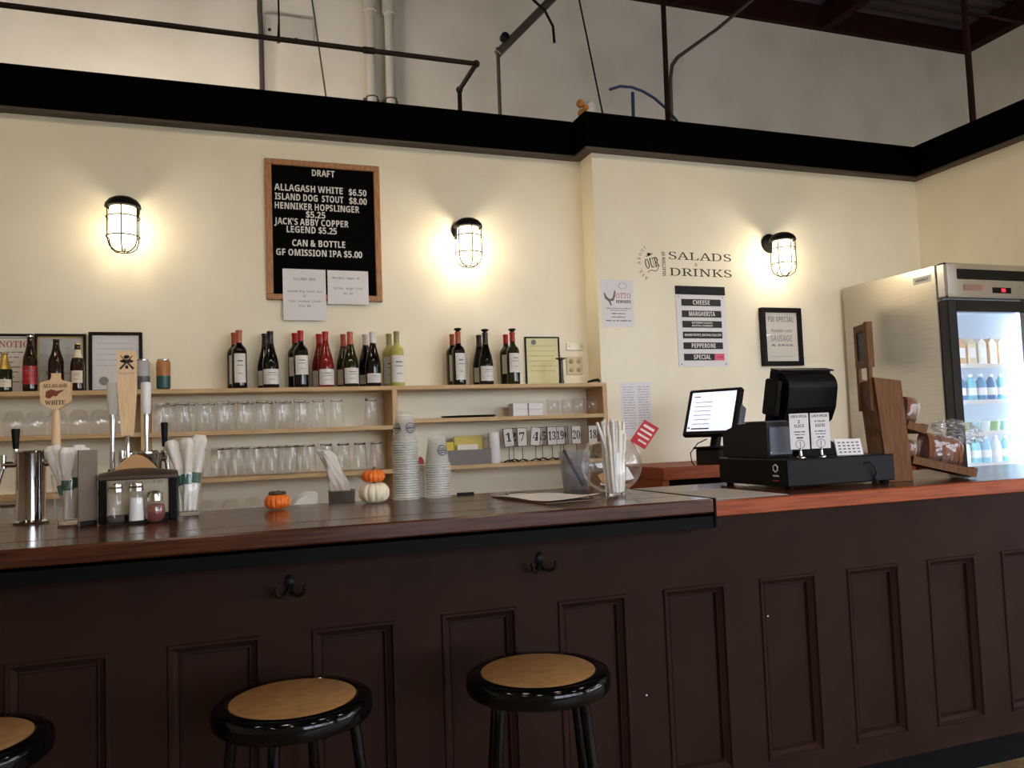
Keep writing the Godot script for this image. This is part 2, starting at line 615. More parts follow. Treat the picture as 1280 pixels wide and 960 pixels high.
	for x in [-0.45, 0.45]:
		var l := OmniLight3D.new()
		l.name = "tube_light"
		l.light_color = c8(255, 247, 238)
		l.light_energy = 1.5
		l.light_size = 0.15
		l.omni_range = 20.0
		l.omni_attenuation = 2.0
		l.shadow_enabled = true
		l.position = Vector3(x, 0.0, 0)
		lamp.add_child(l, true)
	# outdoors, seen only in reflections
	struct("ground_outside", G.new().bb(Vector3(-40, -0.3, -40), Vector3(40, -0.1, 40)), M.outside_ground)
	var spots := [Vector3(13.5, -0.1, 2.2), Vector3(16.5, -0.1, 7.2), Vector3(12.4, -0.1, 11.5), Vector3(19.5, -0.1, -1.0)]
	var says := ["broad leafy street tree nearest the window", "tall leafy street tree in the middle of the row outside", "leafy street tree at the rear end of the row outside", "leafy street tree farthest from the window"]
	for i in 4:
		var t := thing("street_tree", says[i], "tree", spots[i], i * 1.3, "trees outside the window")
		part(t, "trunk", G.new().tube([Vector3.ZERO, Vector3(0.05, 1.4, 0), Vector3(0, 2.8, 0.1), Vector3(0.1, 4.2, 0)], [0.22, 0.17, 0.14, 0.08], 10), M.bark)
		var lf := shared("tree_leaves", func():
			var g := G.new()
			var r := RandomNumberGenerator.new()
			r.seed = 77
			for k in 2600:
				var d := Vector3(r.randfn(), r.randfn() * 0.8, r.randfn()).normalized() * pow(r.randf(), 0.4) * 2.1
				var p := Vector3(0, 4.0, 0) + d
				var b := Basis.from_euler(Vector3(r.randf() * TAU, r.randf() * TAU, r.randf() * TAU))
				var s := r.randf_range(0.10, 0.2)
				g.face([p + b * Vector3(-s, 0, 0), p + b * Vector3(0, s * 0.5, 0), p + b * Vector3(s, 0, 0), p + b * Vector3(0, -s * 0.5, 0)], b * Vector3(0, 0, 1))
			return g.mesh(M.leaf))
		var fl := part(t, "foliage", lf)
		fl.set_meta("kind", "stuff")

# ---------------------------------------------------------------- pipes, cables and odds and ends above the fascia
func one(called: String, label: String, category: String, g: G, m: Material, group := "") -> MeshInstance3D:
	var o := MeshInstance3D.new()
	o.name = numbered(called)
	o.mesh = g.mesh(m)
	add_child(o)
	tag(o, label, category, group)
	return o

func overhead() -> void:
	var p := thing("sprinkler_pipe", "long dark iron pipe with an elbow running above the black fascia", "pipe")
	part(p, "pipe_run", G.new().tube([Vector3(-4.2, 3.36, -4.15), Vector3(1.33, 3.36, -4.15)], 0.014, 8), M.rust_metal)
	part(p, "pipe_branch", G.new().tube([Vector3(1.33, 3.36, -4.15), Vector3(1.33, 3.36, -4.50)], 0.014, 8), M.rust_metal)
	part(p, "pipe_drop", G.new().tube([Vector3(1.33, 3.36, -4.50), Vector3(1.33, 3.18, -4.50)], 0.014, 8), M.rust_metal)
	for e in [Vector3(1.33, 3.36, -4.15), Vector3(1.33, 3.36, -4.50)]:
		part(p, "elbow", G.new().ball(Vector3(0.021, 0.021, 0.021), e, 12), M.rust_metal)
	part(p, "coupling", G.new().tube([Vector3(0.70, 3.36, -4.15), Vector3(0.76, 3.36, -4.15)], 0.018, 10), M.rust_metal)
	for k in [[1.06, "left"], [1.205, "right"]]:
		var d := thing("drain_pipe", "%s one of two white drain pipes on the far upper wall" % k[1], "pipe", Vector3(k[0], 0, -5.93), 0.0, "white drain pipes")
		part(d, "pipe_run", G.new().tube([Vector3(0, 2.6, 0), Vector3(0, 4.66, 0), Vector3(0.0, 5.0, 0)], 0.036, 14), M.pvc)
		part(d, "fitting", G.new().tube([Vector3(0, 4.56, 0), Vector3(0, 4.70, 0), Vector3(-0.012, 4.80, 0)], 0.05, 14), M.pvc)
		var st := G.new()
		st.ring(0.042, 0.006, 3.88, 20, 6)
		st.bb(Vector3(-0.06, 3.872, -0.069), Vector3(0.06, 3.888, -0.035))
		part(d, "pipe_strap", st, M.conduit)
	one("electric_conduit", "straight grey conduit rising up the far wall beside the mounting board", "conduit", G.new().tube([Vector3(0.262, 2.8, -5.93), Vector3(0.258, 4.3, -5.93), Vector3(0.25, 4.42, -5.90), Vector3(0.25, 5.1, -5.88)], 0.019, 8), M.conduit)
	var b := thing("mounting_board", "white painted board with two bolts on the far upper wall", "board", Vector3(0.46, 4.37, -5.985))
	part(b, "board", G.new().box(Vector3(0.36, 0.17, 0.03), Vector3.ZERO, 0.004), M.pvc)
	for s in [[-0.14, -0.04], [0.05, -0.09]]:
		part(b, "bolt", G.new().ball(Vector3(0.012, 0.012, 0.014), Vector3(s[0], s[1], 0.02), 10), M.iron)
	one("ceiling_chain", "thin slanting chain hung from the joists near the mounting board", "chain", G.new().tube([Vector3(0.50, 5.04, -5.2), Vector3(0.55, 4.18, -5.2), Vector3(0.63, 3.5, -5.2), Vector3(0.65, 2.9, -5.2)], 0.006, 5), M.conduit)
	one("hanging_cable", "short dark cable ending in a plug above the long pipe", "cable", G.new().tube([Vector3(0.338, 5.04, -5.2), Vector3(0.338, 4.0, -5.2), Vector3(0.333, 3.86, -5.2)], [0.006, 0.006, 0.011], 6), M.iron)
	var s := thing("pipe_hanger", "grey slanting strut bolted to a vertical rod above the fascia", "hanger", Vector3(0, 0, -5.2))
	part(s, "strut", G.new().box(Vector3(0.86, 0.055, 0.05), Vector3(2.10, 4.31, 0), 0.006, Transform3D(Basis(), Vector3.ZERO) * Transform3D(Basis(Vector3(0, 0, 1), 0.0), Vector3.ZERO)), M.conduit).transform = Transform3D(Basis(Vector3(0, 0, 1), 0.82), Vector3(2.12, 4.29, 0)) * Transform3D(Basis(), Vector3(-2.10, -4.31, 0))
	part(s, "rod", G.new().tube([Vector3(1.828, 2.9, 0), Vector3(1.83, 4.02, 0)], 0.014, 8), M.conduit)
	part(s, "clamp", G.new().cyl(0.03, -0.03, 0.03, 14, Transform3D(Basis(Vector3.RIGHT, PI / 2), Vector3(1.872, 4.085, 0.035)), 0.006), M.iron)
	part(s, "loose_cable", G.new().tube([Vector3(2.10, 4.40, 0.03), Vector3(2.19, 4.33, 0.03), Vector3(2.25, 4.22, 0.03), Vector3(2.255, 4.10, 0.03)], 0.011, 6), M.iron)
	part(s, "strut_hanger", G.new().tube([Vector3(2.36, 4.56, 0), Vector3(2.40, 5.04, 0)], 0.012, 6), M.conduit)
	one("support_wire", "thin dark wire slanting down behind the step of the fascia", "wire", G.new().tube([Vector3(1.95, 5.03, -4.48), Vector3(2.137, 4.04, -4.48), Vector3(2.29, 3.18, -4.48)], 0.006, 5), M.iron)
	one("support_post", "thin brown post standing on the fascia beside the bent conduit", "post", G.new().tube([Vector3(2.68, 3.18, -4.38), Vector3(2.70, 5.04, -4.38)], 0.017, 8), M.joist)
	one("bent_conduit", "thin grey conduit bending away from the brown post toward the roof", "conduit", G.new().tube([Vector3(2.73, 3.18, -4.42), Vector3(2.74, 3.55, -4.42), Vector3(2.77, 3.66, -4.44), Vector3(2.85, 3.75, -4.50), Vector3(3.35, 4.14, -4.75), Vector3(3.86, 4.57, -5.0), Vector3(4.3, 5.0, -5.2)], 0.013, 8), M.conduit)
	one("blue_hose", "blue hose arching over the top of the fascia", "hose", G.new().tube([Vector3(2.284, 3.425, -4.4), Vector3(2.36, 3.455, -4.4), Vector3(2.443, 3.458, -4.4), Vector3(2.52, 3.44, -4.4), Vector3(2.60, 3.405, -4.4), Vector3(2.69, 3.34, -4.4), Vector3(2.76, 3.27, -4.4), Vector3(2.80, 3.18, -4.4)], 0.009, 8), M.blue_cable)
	one("blue_pipe_stub", "short upright blue pipe end below the arching hose", "pipe", G.new().tube([Vector3(2.447, 3.18, -4.41), Vector3(2.452, 3.43, -4.41)], 0.011, 8), M.blue_cable)
	one("corner_post", "thin brown post standing on the fascia at the right corner", "post", G.new().tube([Vector3(4.66, 3.18, -3.84), Vector3(4.66, 5.04, -3.84)], 0.02, 8), M.joist)
	one("tie_rod", "thin dark rod crossing from the corner post to the right wall", "rod", G.new().tube([Vector3(4.66, 3.98, -3.84), Vector3(7.26, 3.98, -3.84)], 0.01, 6), M.joist)
	var fg := thing("ledge_figurine", "small orange-brown and white figurine perched on the fascia step", "figurine", Vector3(2.10, 3.185, -4.31))
	part(fg, "brown_body", G.new().ball(Vector3(0.03, 0.028, 0.025), Vector3(-0.055, 0.025, 0), 12).ball(Vector3(0.026, 0.026, 0.025), Vector3(-0.065, 0.085, 0), 12).ball(Vector3(0.02, 0.018, 0.02), Vector3(-0.035, 0.06, 0.01), 10), std(c8(186, 128, 56), 0.6))
	part(fg, "white_tail", G.new().lathe([Vector2(0, 0), Vector2(0.03, 0), Vector2(0.032, 0.05), Vector2(0.028, 0.085), Vector2(0.015, 0.105), Vector2(0, 0.11)], 16), M.white_plastic)

# ---------------------------------------------------------------- the bar
func bar() -> void:
	var o := thing("bar_counter", "long dark brown panelled bar front with recessed upright panels", "bar counter")
	part(o, "carcass", G.new().bb(Vector3(-2.2, 0.12, -2.62), Vector3(3.75, 0.974, -2.285)), M.panel)
	part(o, "toe_kick", G.new().bb(Vector3(-2.2, 0, -2.6), Vector3(3.75, 0.125, -2.30)), M.toe)
	part(o, "top_rail", G.new().bb(Vector3(-2.2, 0.785, -2.286), Vector3(3.75, 0.998, FACE_Z)), M.panel)
	part(o, "bottom_rail", G.new().bb(Vector3(-2.2, 0.12, -2.286), Vector3(3.75, 0.196, FACE_Z)), M.panel)
	var x := -0.517 - 0.358 * 4
	var prev := -2.2
	var frame := shared("panel_moulding", func():
		var g := G.new()
		var w := 0.23
		var h := 0.589
		var rings := [[0.0, 0.0], [0.004, 0.006], [0.010, 0.006], [0.014, -0.002], [0.026, -0.012], [0.030, -0.010], [0.034, -0.022]]
		for i in rings.size() - 1:
			var a: Array = rings[i]
			var b: Array = rings[i + 1]
			var ca := [Vector3(a[0], a[0], a[1]), Vector3(w - a[0], a[0], a[1]), Vector3(w - a[0], h - a[0], a[1]), Vector3(a[0], h - a[0], a[1])]
			var cb := [Vector3(b[0], b[0], b[1]), Vector3(w - b[0], b[0], b[1]), Vector3(w - b[0], h - b[0], b[1]), Vector3(b[0], h - b[0], b[1])]
			for k in 4:
				g.face([ca[k], ca[(k + 1) % 4], cb[(k + 1) % 4], cb[k]], Vector3(0, 0, 1))
		return g.mesh(M.panel))
	var inner := shared("panel_board", func(): return G.new().bb(Vector3(0.02, 0.02, -0.034), Vector3(0.21, 0.569, -0.022)).mesh(M.panel))
	for i in 16:
		part(o, "stile", G.new().bb(Vector3(prev, 0.196, -2.286), Vector3(minf(x, 3.75), 0.785, FACE_Z)), M.panel)
		if x + 0.23 < 3.75:
			part(o, "panel", inner, null, Vector3(x, 0.196, FACE_Z))
			part(o, "moulding", frame, null, Vector3(x, 0.196, FACE_Z))
			prev = x + 0.23
		x += 0.358
	part(o, "stile", G.new().bb(Vector3(prev, 0.196, -2.286), Vector3(3.75, 0.785, FACE_Z)), M.panel)
	for r in [[1.20, 0.47], [1.135, 0.33], [1.66, 0.66]]:
		part(o, "paint_chip", G.new().lathe([Vector2(0, 0), Vector2(0.003, 0.0004), Vector2(0, 0.0008)], 8, Transform3D(Basis(Vector3.RIGHT, PI / 2), Vector3(r[0], r[1], FACE_Z))), M.white_letter)
	# raised wooden top of worn planks with a black steel edge
	var t := thing("plank_counter", "glossy worn plank bar top with black steel edging", "bar top")
	var zs := [-2.15, -2.315, -2.478, -2.640, -2.802, -2.96]
	var rng := RandomNumberGenerator.new()
	rng.seed = 5
	for k in 5:
		var cuts := [-2.2, [-1.6, 0.75, 0.1, 0.62, -0.35][k], 1.414]
		for j in 2:
			part(t, "plank", G.new().bb(Vector3(cuts[j] + 0.0008, 1.021, zs[k + 1] + 0.0008), Vector3(cuts[j + 1] - 0.0008, BAR_Y - rng.randf() * 0.0008, zs[k] - 0.0008), 0.005 if k == 0 else 0.0015), M["bar_wood_%d" % ((k * 2 + j * 3) % 4)])
	var st := G.new()
	st.bb(Vector3(-2.2, 0.977, -2.166), Vector3(1.414, 1.021, -2.158))
	st.bb(Vector3(-2.2, 1.012, -2.96), Vector3(1.414, 1.021, -2.158))
	st.bb(Vector3(1.414, 1.005, -2.96), Vector3(1.421, 1.067, -2.152), 0.001).bb(Vector3(1.414, 0.977, -2.248), Vector3(1.421, 1.005, -2.152))
	st.bb(Vector3(-2.2, 0.985, -2.96), Vector3(1.414, 1.012, -2.90))
	part(t, "steel_edge", st, M.steel_black)
	part(t, "end_bracket", G.new().bb(Vector3(1.31, 0.974, -2.249), Vector3(1.425, 0.977, -2.155)), M.steel_black)
	# lower service counter
	var c := thing("service_counter", "lower counter top with an orange-brown wooden edge under the register", "counter top")
	part(c, "front_edge", G.new().bb(Vector3(1.423, 0.999, -2.27), Vector3(3.78, LOW_Y, -2.23), 0.003), M.counter_edge)
	part(c, "surface", G.new().bb(Vector3(1.423, 1.0, -2.96), Vector3(3.78, LOW_Y - 0.001, -2.27)), M.bar_wood_1)
	var pp := one("paper_mat", "grey paper sheet lying on the lower counter beside the cash drawer", "paper", G.new().bb(Vector3(1.44, LOW_Y - 0.0005, -2.66), Vector3(1.80, LOW_Y + 0.001, -2.29)), std(c8(168, 160, 150), 0.8))
	pp.set_meta("category", "paper")
	# coat hooks under the edge
	var hook := func(g: G):
		g.lathe([Vector2(0, -0.004), Vector2(0.013, -0.004), Vector2(0.014, 0.002), Vector2(0.009, 0.006), Vector2(0, 0.007)], 16, Transform3D(Basis(Vector3.RIGHT, PI / 2) * Basis.from_scale(Vector3(1, 1, 1.6)), Vector3(0, 0.012, 0)))
	var says := ["double black iron coat hook under the bar near the pumpkins", "double black iron coat hook under the bar near the clipboard"]
	var hx := [0.145, 0.863]
	for i in 2:
		var h := thing("coat_hook", says[i], "hook", Vector3(hx[i], 0.902, FACE_Z), 0.0, "coat hooks under the bar")
		var g := G.new()
		hook.call(g)
		part(h, "backplate", g, M.iron)
		for s in [-1, 1]:
			part(h, "prong", G.new().tube([Vector3(0, 0.0, 0.004), Vector3(0.010 * s, -0.016, 0.014), Vector3(0.022 * s, -0.020, 0.030), Vector3(0.034 * s, -0.012, 0.038), Vector3(0.037 * s, 0.0, 0.040)], [0.005, 0.005, 0.005, 0.005, 0.006], 8), M.iron)
			part(h, "prong_tip", G.new().ball(Vector3(0.007, 0.007, 0.007), Vector3(0.037 * s, 0.002, 0.040), 10), M.iron)

# ---------------------------------------------------------------- back shelves
func shelves() -> void:
	var o := thing("wall_shelving", "pale wooden shelving along the back wall in three bays", "shelving")
	var zf := -4.22
	var zb := -4.452
	var rows := [[-2.2, 2.083, 1.567], [-2.2, -0.403, 1.362], [-2.2, -0.403, 1.088], [-0.372, 0.817, 1.357], [-0.372, 0.817, 1.125], [0.845, 2.055, 1.387], [0.845, 2.055, 1.128], [-2.2, 2.083, 0.90]]
	for r in rows:
		part(o, "shelf_board", G.new().bb(Vector3(r[0], r[2] - 0.022, zb), Vector3(r[1], r[2], zf), 0.0015), M.shelf_wood)
	for u in [[-0.403, -0.372], [0.817, 0.845], [2.055, 2.083], [-2.23, -2.2]]:
		part(o, "upright", G.new().bb(Vector3(u[0], 0.0, zb), Vector3(u[1], 1.545, zf + 0.001), 0.0015), M.upright_wood)

# ---------------------------------------------------------------- caged wall lamps
func wall_lamps() -> void:
	var says := ["caged wall lamp left of the letter board, seen from the front", "caged wall lamp between the letter board and the wall step", "caged wall lamp above the framed pie special sign"]
	var at := [Vector3(-0.484, 2.395, -4.45), Vector3(1.30, 2.385, -4.45), Vector3(3.33, 2.36, -4.28)]
	var jar_glow := glow(c8(255, 238, 206), LAMP_GLOW)
	for i in 3:
		var o := thing("wall_lamp", says[i], "wall lamp", at[i], 0.0, "caged wall lamps")
		var turn := Transform3D(Basis(Vector3.RIGHT, PI / 2), Vector3(0, 0.10, 0))
		part(o, "backplate", shared("lamp_plate", func(): return G.new().lathe([Vector2(0, -0.002), Vector2(0.062, -0.002), Vector2(0.064, 0.008), Vector2(0.052, 0.02), Vector2(0.03, 0.026), Vector2(0, 0.028)], 28, turn).mesh(M.iron)))
		part(o, "arm", shared("lamp_arm", func(): return G.new().tube([Vector3(0, 0.10, 0.02), Vector3(0, 0.108, 0.06), Vector3(0, 0.115, 0.12)], 0.016, 12).mesh(M.iron)))
		var mid := Transform3D(Basis(), Vector3(0, 0, 0.13))
		part(o, "cap", shared("lamp_cap", func(): return G.new().lathe([Vector2(0.0, 0.092), Vector2(0.076, 0.092), Vector2(0.080, 0.085), Vector2(0.084, 0.088), Vector2(0.080, 0.104), Vector2(0.066, 0.122), Vector2(0.044, 0.135), Vector2(0.02, 0.141), Vector2(0, 0.142)], 28, mid).mesh(M.iron)))
		part(o, "glass_jar_lamp", shared("lamp_jar", func(): return G.new().lathe([Vector2(0, -0.115), Vector2(0.03, -0.113), Vector2(0.052, -0.098), Vector2(0.062, -0.07), Vector2(0.064, 0.05), Vector2(0.06, 0.085), Vector2(0.0, 0.086)], 28, mid).mesh(jar_glow)))
		part(o, "cage", shared("lamp_cage", func():
			var g := G.new()
			for k in 6:
				var a := TAU * k / 6.0 + PI / 2
				var d := Vector3(cos(a), 0, sin(a))
				g.tube([d * 0.077 + Vector3(0, 0.09, 0), d * 0.077 + Vector3(0, -0.08, 0), d * 0.066 + Vector3(0, -0.115, 0), d * 0.04 + Vector3(0, -0.135, 0), d * 0.022 + Vector3(0, -0.139, 0)], 0.0028, 6, false, mid)
			g.ring(0.077, 0.0028, 0.035, 32, 6, mid).ring(0.077, 0.0028, -0.062, 32, 6, mid).ring(0.022, 0.0025, -0.139, 18, 6, mid)
			return g.mesh(M.iron)))
		var l := OmniLight3D.new()
		l.name = "bulb_light"
		l.light_color = c8(255, 238, 206)
		l.light_energy = LAMP_ENERGY[i]
		l.light_size = 0.035
		l.omni_range = 20.0
		l.omni_attenuation = 2.0
		l.shadow_enabled = true
		l.position = Vector3(0, -0.01, 0.13)
		o.add_child(l, true)

# ---------------------------------------------------------------- unseen hanging lamps, placed to light the back wall and stools from above
const UNSEEN_PENDANT_ENERGY := 0.66

func unseen_pendants() -> void:
	var shade_in := std(c8(230, 226, 216), 0.6)
	var bulb_glow := glow(c8(255, 226, 178), 12.0)
	var k := 0
	for z in [-1.5, 0.8]:
		for x in [-2.0, -0.2, 1.6, 3.4]:
			var o := thing("unseen_pendant_lamp", "unseen dome shaded pendant lamp overhead, %s from the left in the row over the %s" % [ORD[k % 4], "stools" if k < 4 else "seating"], "lamp", Vector3(x, 4.05, z), 0.0, "unseen pendant lamps")
			part(o, "shade", shared("pendant_shade", func(): return G.new().lathe([Vector2(0.20, 0.0), Vector2(0.19, 0.07), Vector2(0.14, 0.13), Vector2(0.06, 0.17), Vector2(0.03, 0.2), Vector2(0, 0.2)], 32).lathe([Vector2(0.198, 0.001), Vector2(0.188, 0.069), Vector2(0.138, 0.128), Vector2(0.058, 0.168), Vector2(0, 0.17)], 32).mesh(shade_in)))
			part(o, "bulb_lamp", shared("pendant_bulb", func(): return G.new().ball(Vector3(0.035, 0.045, 0.035), Vector3(0, 0.04, 0), 16).mesh(bulb_glow)))
			part(o, "socket", shared("pendant_socket", func(): return G.new().cyl(0.018, 0.08, 0.17, 12).mesh(M.iron)))
			part(o, "cord", shared("pendant_cord", func(): return G.new().tube([Vector3(0, 0.19, 0), Vector3(0, 1.20, 0)], 0.004, 6).mesh(M.iron)))
			var l := OmniLight3D.new()
			l.name = "bulb_light"
			l.light_color = c8(255, 236, 210)
			l.light_energy = UNSEEN_PENDANT_ENERGY
			l.light_size = 0.05
			l.omni_range = 25.0
			l.omni_attenuation = 2.0
			l.shadow_enabled = true
			l.position = Vector3(0, 0.04, 0)
			o.add_child(l, true)
			k += 1

# ---------------------------------------------------------------- stools
func stools() -> void:
	var says := ["black metal stool with tan seat cut off at the left corner", "black metal stool with tan seat in the middle of the three", "black metal stool with worn tan seat at the right"]
	var at := [Vector3(-0.535, 0.006, -1.95), Vector3(0.128, 0.006, -1.93), Vector3(0.706, 0.006, -1.879)]
	var turn := [0.3, 0.42, -0.28]
	for i in 3:
		var o := thing("bar_stool", says[i], "stool", at[i], turn[i], "round bar stools")
		part(o, "seat_rim", shared("seat_rim", func(): return G.new().lathe([Vector2(0.0, 0.655), Vector2(0.15, 0.655), Vector2(0.17, 0.657), Vector2(0.176, 0.663), Vector2(0.178, 0.672), Vector2(0.178, 0.688), Vector2(0.175, 0.697), Vector2(0.167, 0.703), Vector2(0.145, 0.7035), Vector2(0.141, 0.699), Vector2(0, 0.699)], 56).mesh(M.stool_black)))
		part(o, "seat", shared("seat_pad", func(): return G.new().lathe([Vector2(0.1405, 0.699), Vector2(0.1405, 0.7025), Vector2(0.138, 0.704), Vector2(0, 0.7045)], 48).mesh(M.stool_seat)))
		for k in 4:
			var a := PI / 4 + k * PI / 2
			var d := Vector3(cos(a), 0, sin(a))
			part(o, "leg", G.new().tube([d * 0.135 + Vector3(0, 0.66, 0), d * 0.142 + Vector3(0, 0.62, 0), d * 0.215 + Vector3(0, 0.02, 0)], 0.0125, 12), M.stool_black)
			part(o, "rubber_foot", G.new().cyl(0.017, -0.006, 0.03, 12, Transform3D(Basis(), d * 0.215), 0.003), M.black_plastic)
		part(o, "foot_ring", shared("foot_ring", func(): return G.new().ring(0.185, 0.009, 0.26, 40, 8).mesh(M.stool_black)))

# ---------------------------------------------------------------- signs and papers on the walls
func sheet(called: String, label: String, category: String, x0: float, x1: float, y0: float, y1: float, z: float, m: Material, th := 0.0015) -> Node3D:
	var o := thing(called, label, category, Vector3((x0 + x1) / 2, (y0 + y1) / 2, z))
	part(o, "sheet", G.new().box(Vector3(x1 - x0, y1 - y0, th + 0.001), Vector3(0, 0, (th - 0.001) / 2)), m)
	return o

func framed(called: String, label: String, x0: float, x1: float, y0: float, y1: float, z: float, depth: float, rim: float, frame_m: Material, sheet_m: Material, glazed := true) -> Node3D:
	var w := x1 - x0
	var h := y1 - y0
	var o := thing(called, label, "picture frame", Vector3((x0 + x1) / 2, y0, z))
	var g := G.new()
	g.bb(Vector3(-w / 2, 0, 0), Vector3(w / 2, rim, depth), 0.002)
	g.bb(Vector3(-w / 2, h - rim, 0), Vector3(w / 2, h, depth), 0.002)
	g.bb(Vector3(-w / 2, rim, 0), Vector3(-w / 2 + rim, h - rim, depth), 0.002)
	g.bb(Vector3(w / 2 - rim, rim, 0), Vector3(w / 2, h - rim, depth), 0.002)
	part(o, "frame", g, frame_m)
	part(o, "sheet", G.new().bb(Vector3(-w / 2 + rim - 0.002, rim - 0.002, 0.001), Vector3(w / 2 - rim + 0.002, h - rim + 0.002, depth * 0.5)), sheet_m)
	if glazed:
		part(o, "glass_pane", G.new().bb(Vector3(-w / 2 + rim, rim, depth * 0.5 + 0.002), Vector3(w / 2 - rim, h - rim, depth * 0.5 + 0.004)), M.pane)
	return o

func wall_signs() -> void:
	var rng := RandomNumberGenerator.new()
	rng.seed = 12
	var o := thing("letter_board", "oak framed black letter board listing draft beers and prices", "sign", Vector3(0.5095, 2.441, -4.45))
	var g := G.new()
	var w := 0.3105
	var h := 0.387
	g.bb(Vector3(-w, -h, -0.001), Vector3(w, -h + 0.032, 0.024), 0.003)
	g.bb(Vector3(-w, h - 0.032, -0.001), Vector3(w, h, 0.024), 0.003)
	g.bb(Vector3(-w, -h + 0.032, -0.001), Vector3(-w + 0.034, h - 0.032, 0.024), 0.003)
	g.bb(Vector3(w - 0.034, -h + 0.032, -0.001), Vector3(w, h - 0.032, 0.024), 0.003)
	part(o, "frame", g, M.oak)
	var f := part(o, "felt_panel", G.new().bb(Vector3(-w + 0.03, -h + 0.03, 0.0), Vector3(w - 0.03, h - 0.03, 0.012)), M.felt)
	var gr := G.new()
	for k in 44:
		gr.bb(Vector3(-w + 0.034, -h + 0.036 + k * 0.0163, 0.0115), Vector3(w - 0.034, -h + 0.046 + k * 0.0163, 0.0135))
	part(f, "grooves", gr, M.felt)
	var lines := [["DRAFT", 0.508, 2.765, 0.122], ["ALLAGASH WHITE", 0.432, 2.673, 0.366], ["$6.50", 0.696, 2.669, 0.098], ["ISLAND DOG  STOUT", 0.432, 2.622, 0.366], ["$8.00", 0.697, 2.620, 0.098], ["HENNIKER HOPSLINGER", 0.474, 2.572, 0.455], ["$5.25", 0.464, 2.529, 0.104], ["JACK'S ABBY COPPER", 0.444, 2.486, 0.398], ["LEGEND $5.25", 0.441, 2.443, 0.268], ["CAN & BOTTLE", 0.478, 2.369, 0.285], ["GF OMISSION IPA $5.00", 0.481, 2.316, 0.462]]
	for l in lines:
		letters(o, l[0], 0.036, Vector3(l[1] - 0.5095, l[2] - 2.441, 0.0145), M.white_letter, l[3], "sans_bold", 0.003)
	var p1 := sheet("paper_note", "white printed note pinned to the letter board's lower left, hanging below the frame", "paper", 0.281, 0.508, 1.943, 2.223, -4.425, M.paper)
	letters(p1, "ISLAND DOG", 0.013, Vector3(0, 0.085, 0.0018), M.ink, 0.115, "mono", 0.0006)
	letters(p1, "Island Dog Stout 5oz", 0.010, Vector3(0.0, 0.018, 0.0018), M.ink, 0.18, "mono", 0.0006)
	letters(p1, "$6", 0.010, Vector3(0, -0.008, 0.0018), M.ink, 0.0, "mono", 0.0006)
	letters(p1, "12oz Instant Cloud", 0.010, Vector3(0, -0.036, 0.0018), M.ink, 0.165, "mono", 0.0006)
	letters(p1, "Pie $6", 0.010, Vector3(0, -0.062, 0.0018), M.ink, 0.06, "mono", 0.0006)
	var p2 := sheet("paper_note", "smaller white printed note on the letter board's lower right corner", "paper", 0.518, 0.741, 2.035, 2.222, -4.425, M.paper)
	letters(p2, "Merchil Lager 4L", 0.010, Vector3(-0.01, 0.052, 0.0018), M.ink, 0.15, "mono", 0.0006)
	letters(p2, "Miller High Life", 0.010, Vector3(-0.002, -0.006, 0.0018), M.ink, 0.155, "mono", 0.0006)
	letters(p2, "$3.50", 0.010, Vector3(0.0, -0.034, 0.0018), M.ink, 0.05, "mono", 0.0006)
	# rewards poster
	var q := sheet("rewards_poster", "white rewards poster with a bird sketch taped beside the wall step", "poster", 2.106, 2.316, 1.903, 2.190, -4.28, M.paper)
	letters(q, "OTTO", 0.030, Vector3(0.038, 0.046, 0.0018), M.red_ink, 0.098, "serif", 0.0006)
	letters(q, "REWARDS", 0.018, Vector3(0.038, 0.011, 0.0018), M.ink, 0.098, "sans_bold", 0.0006)
	part(q, "bird_sketch", G.new().tube([Vector3(-0.088, 0.062, 0.002), Vector3(-0.078, 0.034, 0.002), Vector3(-0.058, 0.018, 0.002), Vector3(-0.032, 0.022, 0.002), Vector3(-0.022, 0.045, 0.002), Vector3(-0.016, 0.076, 0.002)], [0.004, 0.008, 0.009, 0.008, 0.006, 0.004], 6).tube([Vector3(-0.055, 0.012, 0.002), Vector3(-0.045, -0.012, 0.002)], 0.005, 6), M.grey_ink)
	part(q, "speech_bubble", G.new().ring(0.026, 0.0012, 0.0, 28, 5, Transform3D(Basis(Vector3.RIGHT, PI / 2) * Basis.from_scale(Vector3(1, 1, 0.72)), Vector3(0.036, 0.107, 0.0018))), M.grey_ink)
	var rows := []
	word_row(rows, rng, -0.08, 0.085, -0.030, 0.006)
	word_row(rows, rng, -0.055, 0.06, -0.042, 0.006)
	word_row(rows, rng, -0.045, 0.045, -0.062, 0.008)
	word_row(rows, rng, -0.045, 0.045, -0.083, 0.008)
	word_row(rows, rng, -0.085, 0.09, -0.105, 0.009)
	print_rows(q, rows, M.grey_ink, 0.0017)
	# painted wall lettering
	var d := thing("wall_decal", "dark painted lettering about salads and drinks on the wall", "wall lettering", Vector3(2.70, 2.30, -4.28))
	letters(d, "SALADS", 0.046, Vector3(2.802 - 2.70, 0.052, 0.0), M.brown_ink, 0.452, "serif", 0.0016)
	letters(d, "DRINKS", 0.046, Vector3(2.802 - 2.70, -0.050, 0.0), M.brown_ink, 0.450, "serif", 0.0016)
	letters(d, "&", 0.022, Vector3(0.069, 0.001, 0.0), M.grey_ink, 0.0, "serif", 0.0016)
	var sel := letters(d, "SELECTION OF", 0.022, Vector3(2.540 - 2.70, 0.0, 0.0), M.brown_ink, 0.152, "sans_bold", 0.0016)
	sel.rotation.z = PI / 2
	var our := letters(d, "OUR", 0.058, Vector3(2.456 - 2.70, 0.0, 0.0), M.brown_ink, 0.095, "serif_bold", 0.0016)
	our.rotation.z = 0.22
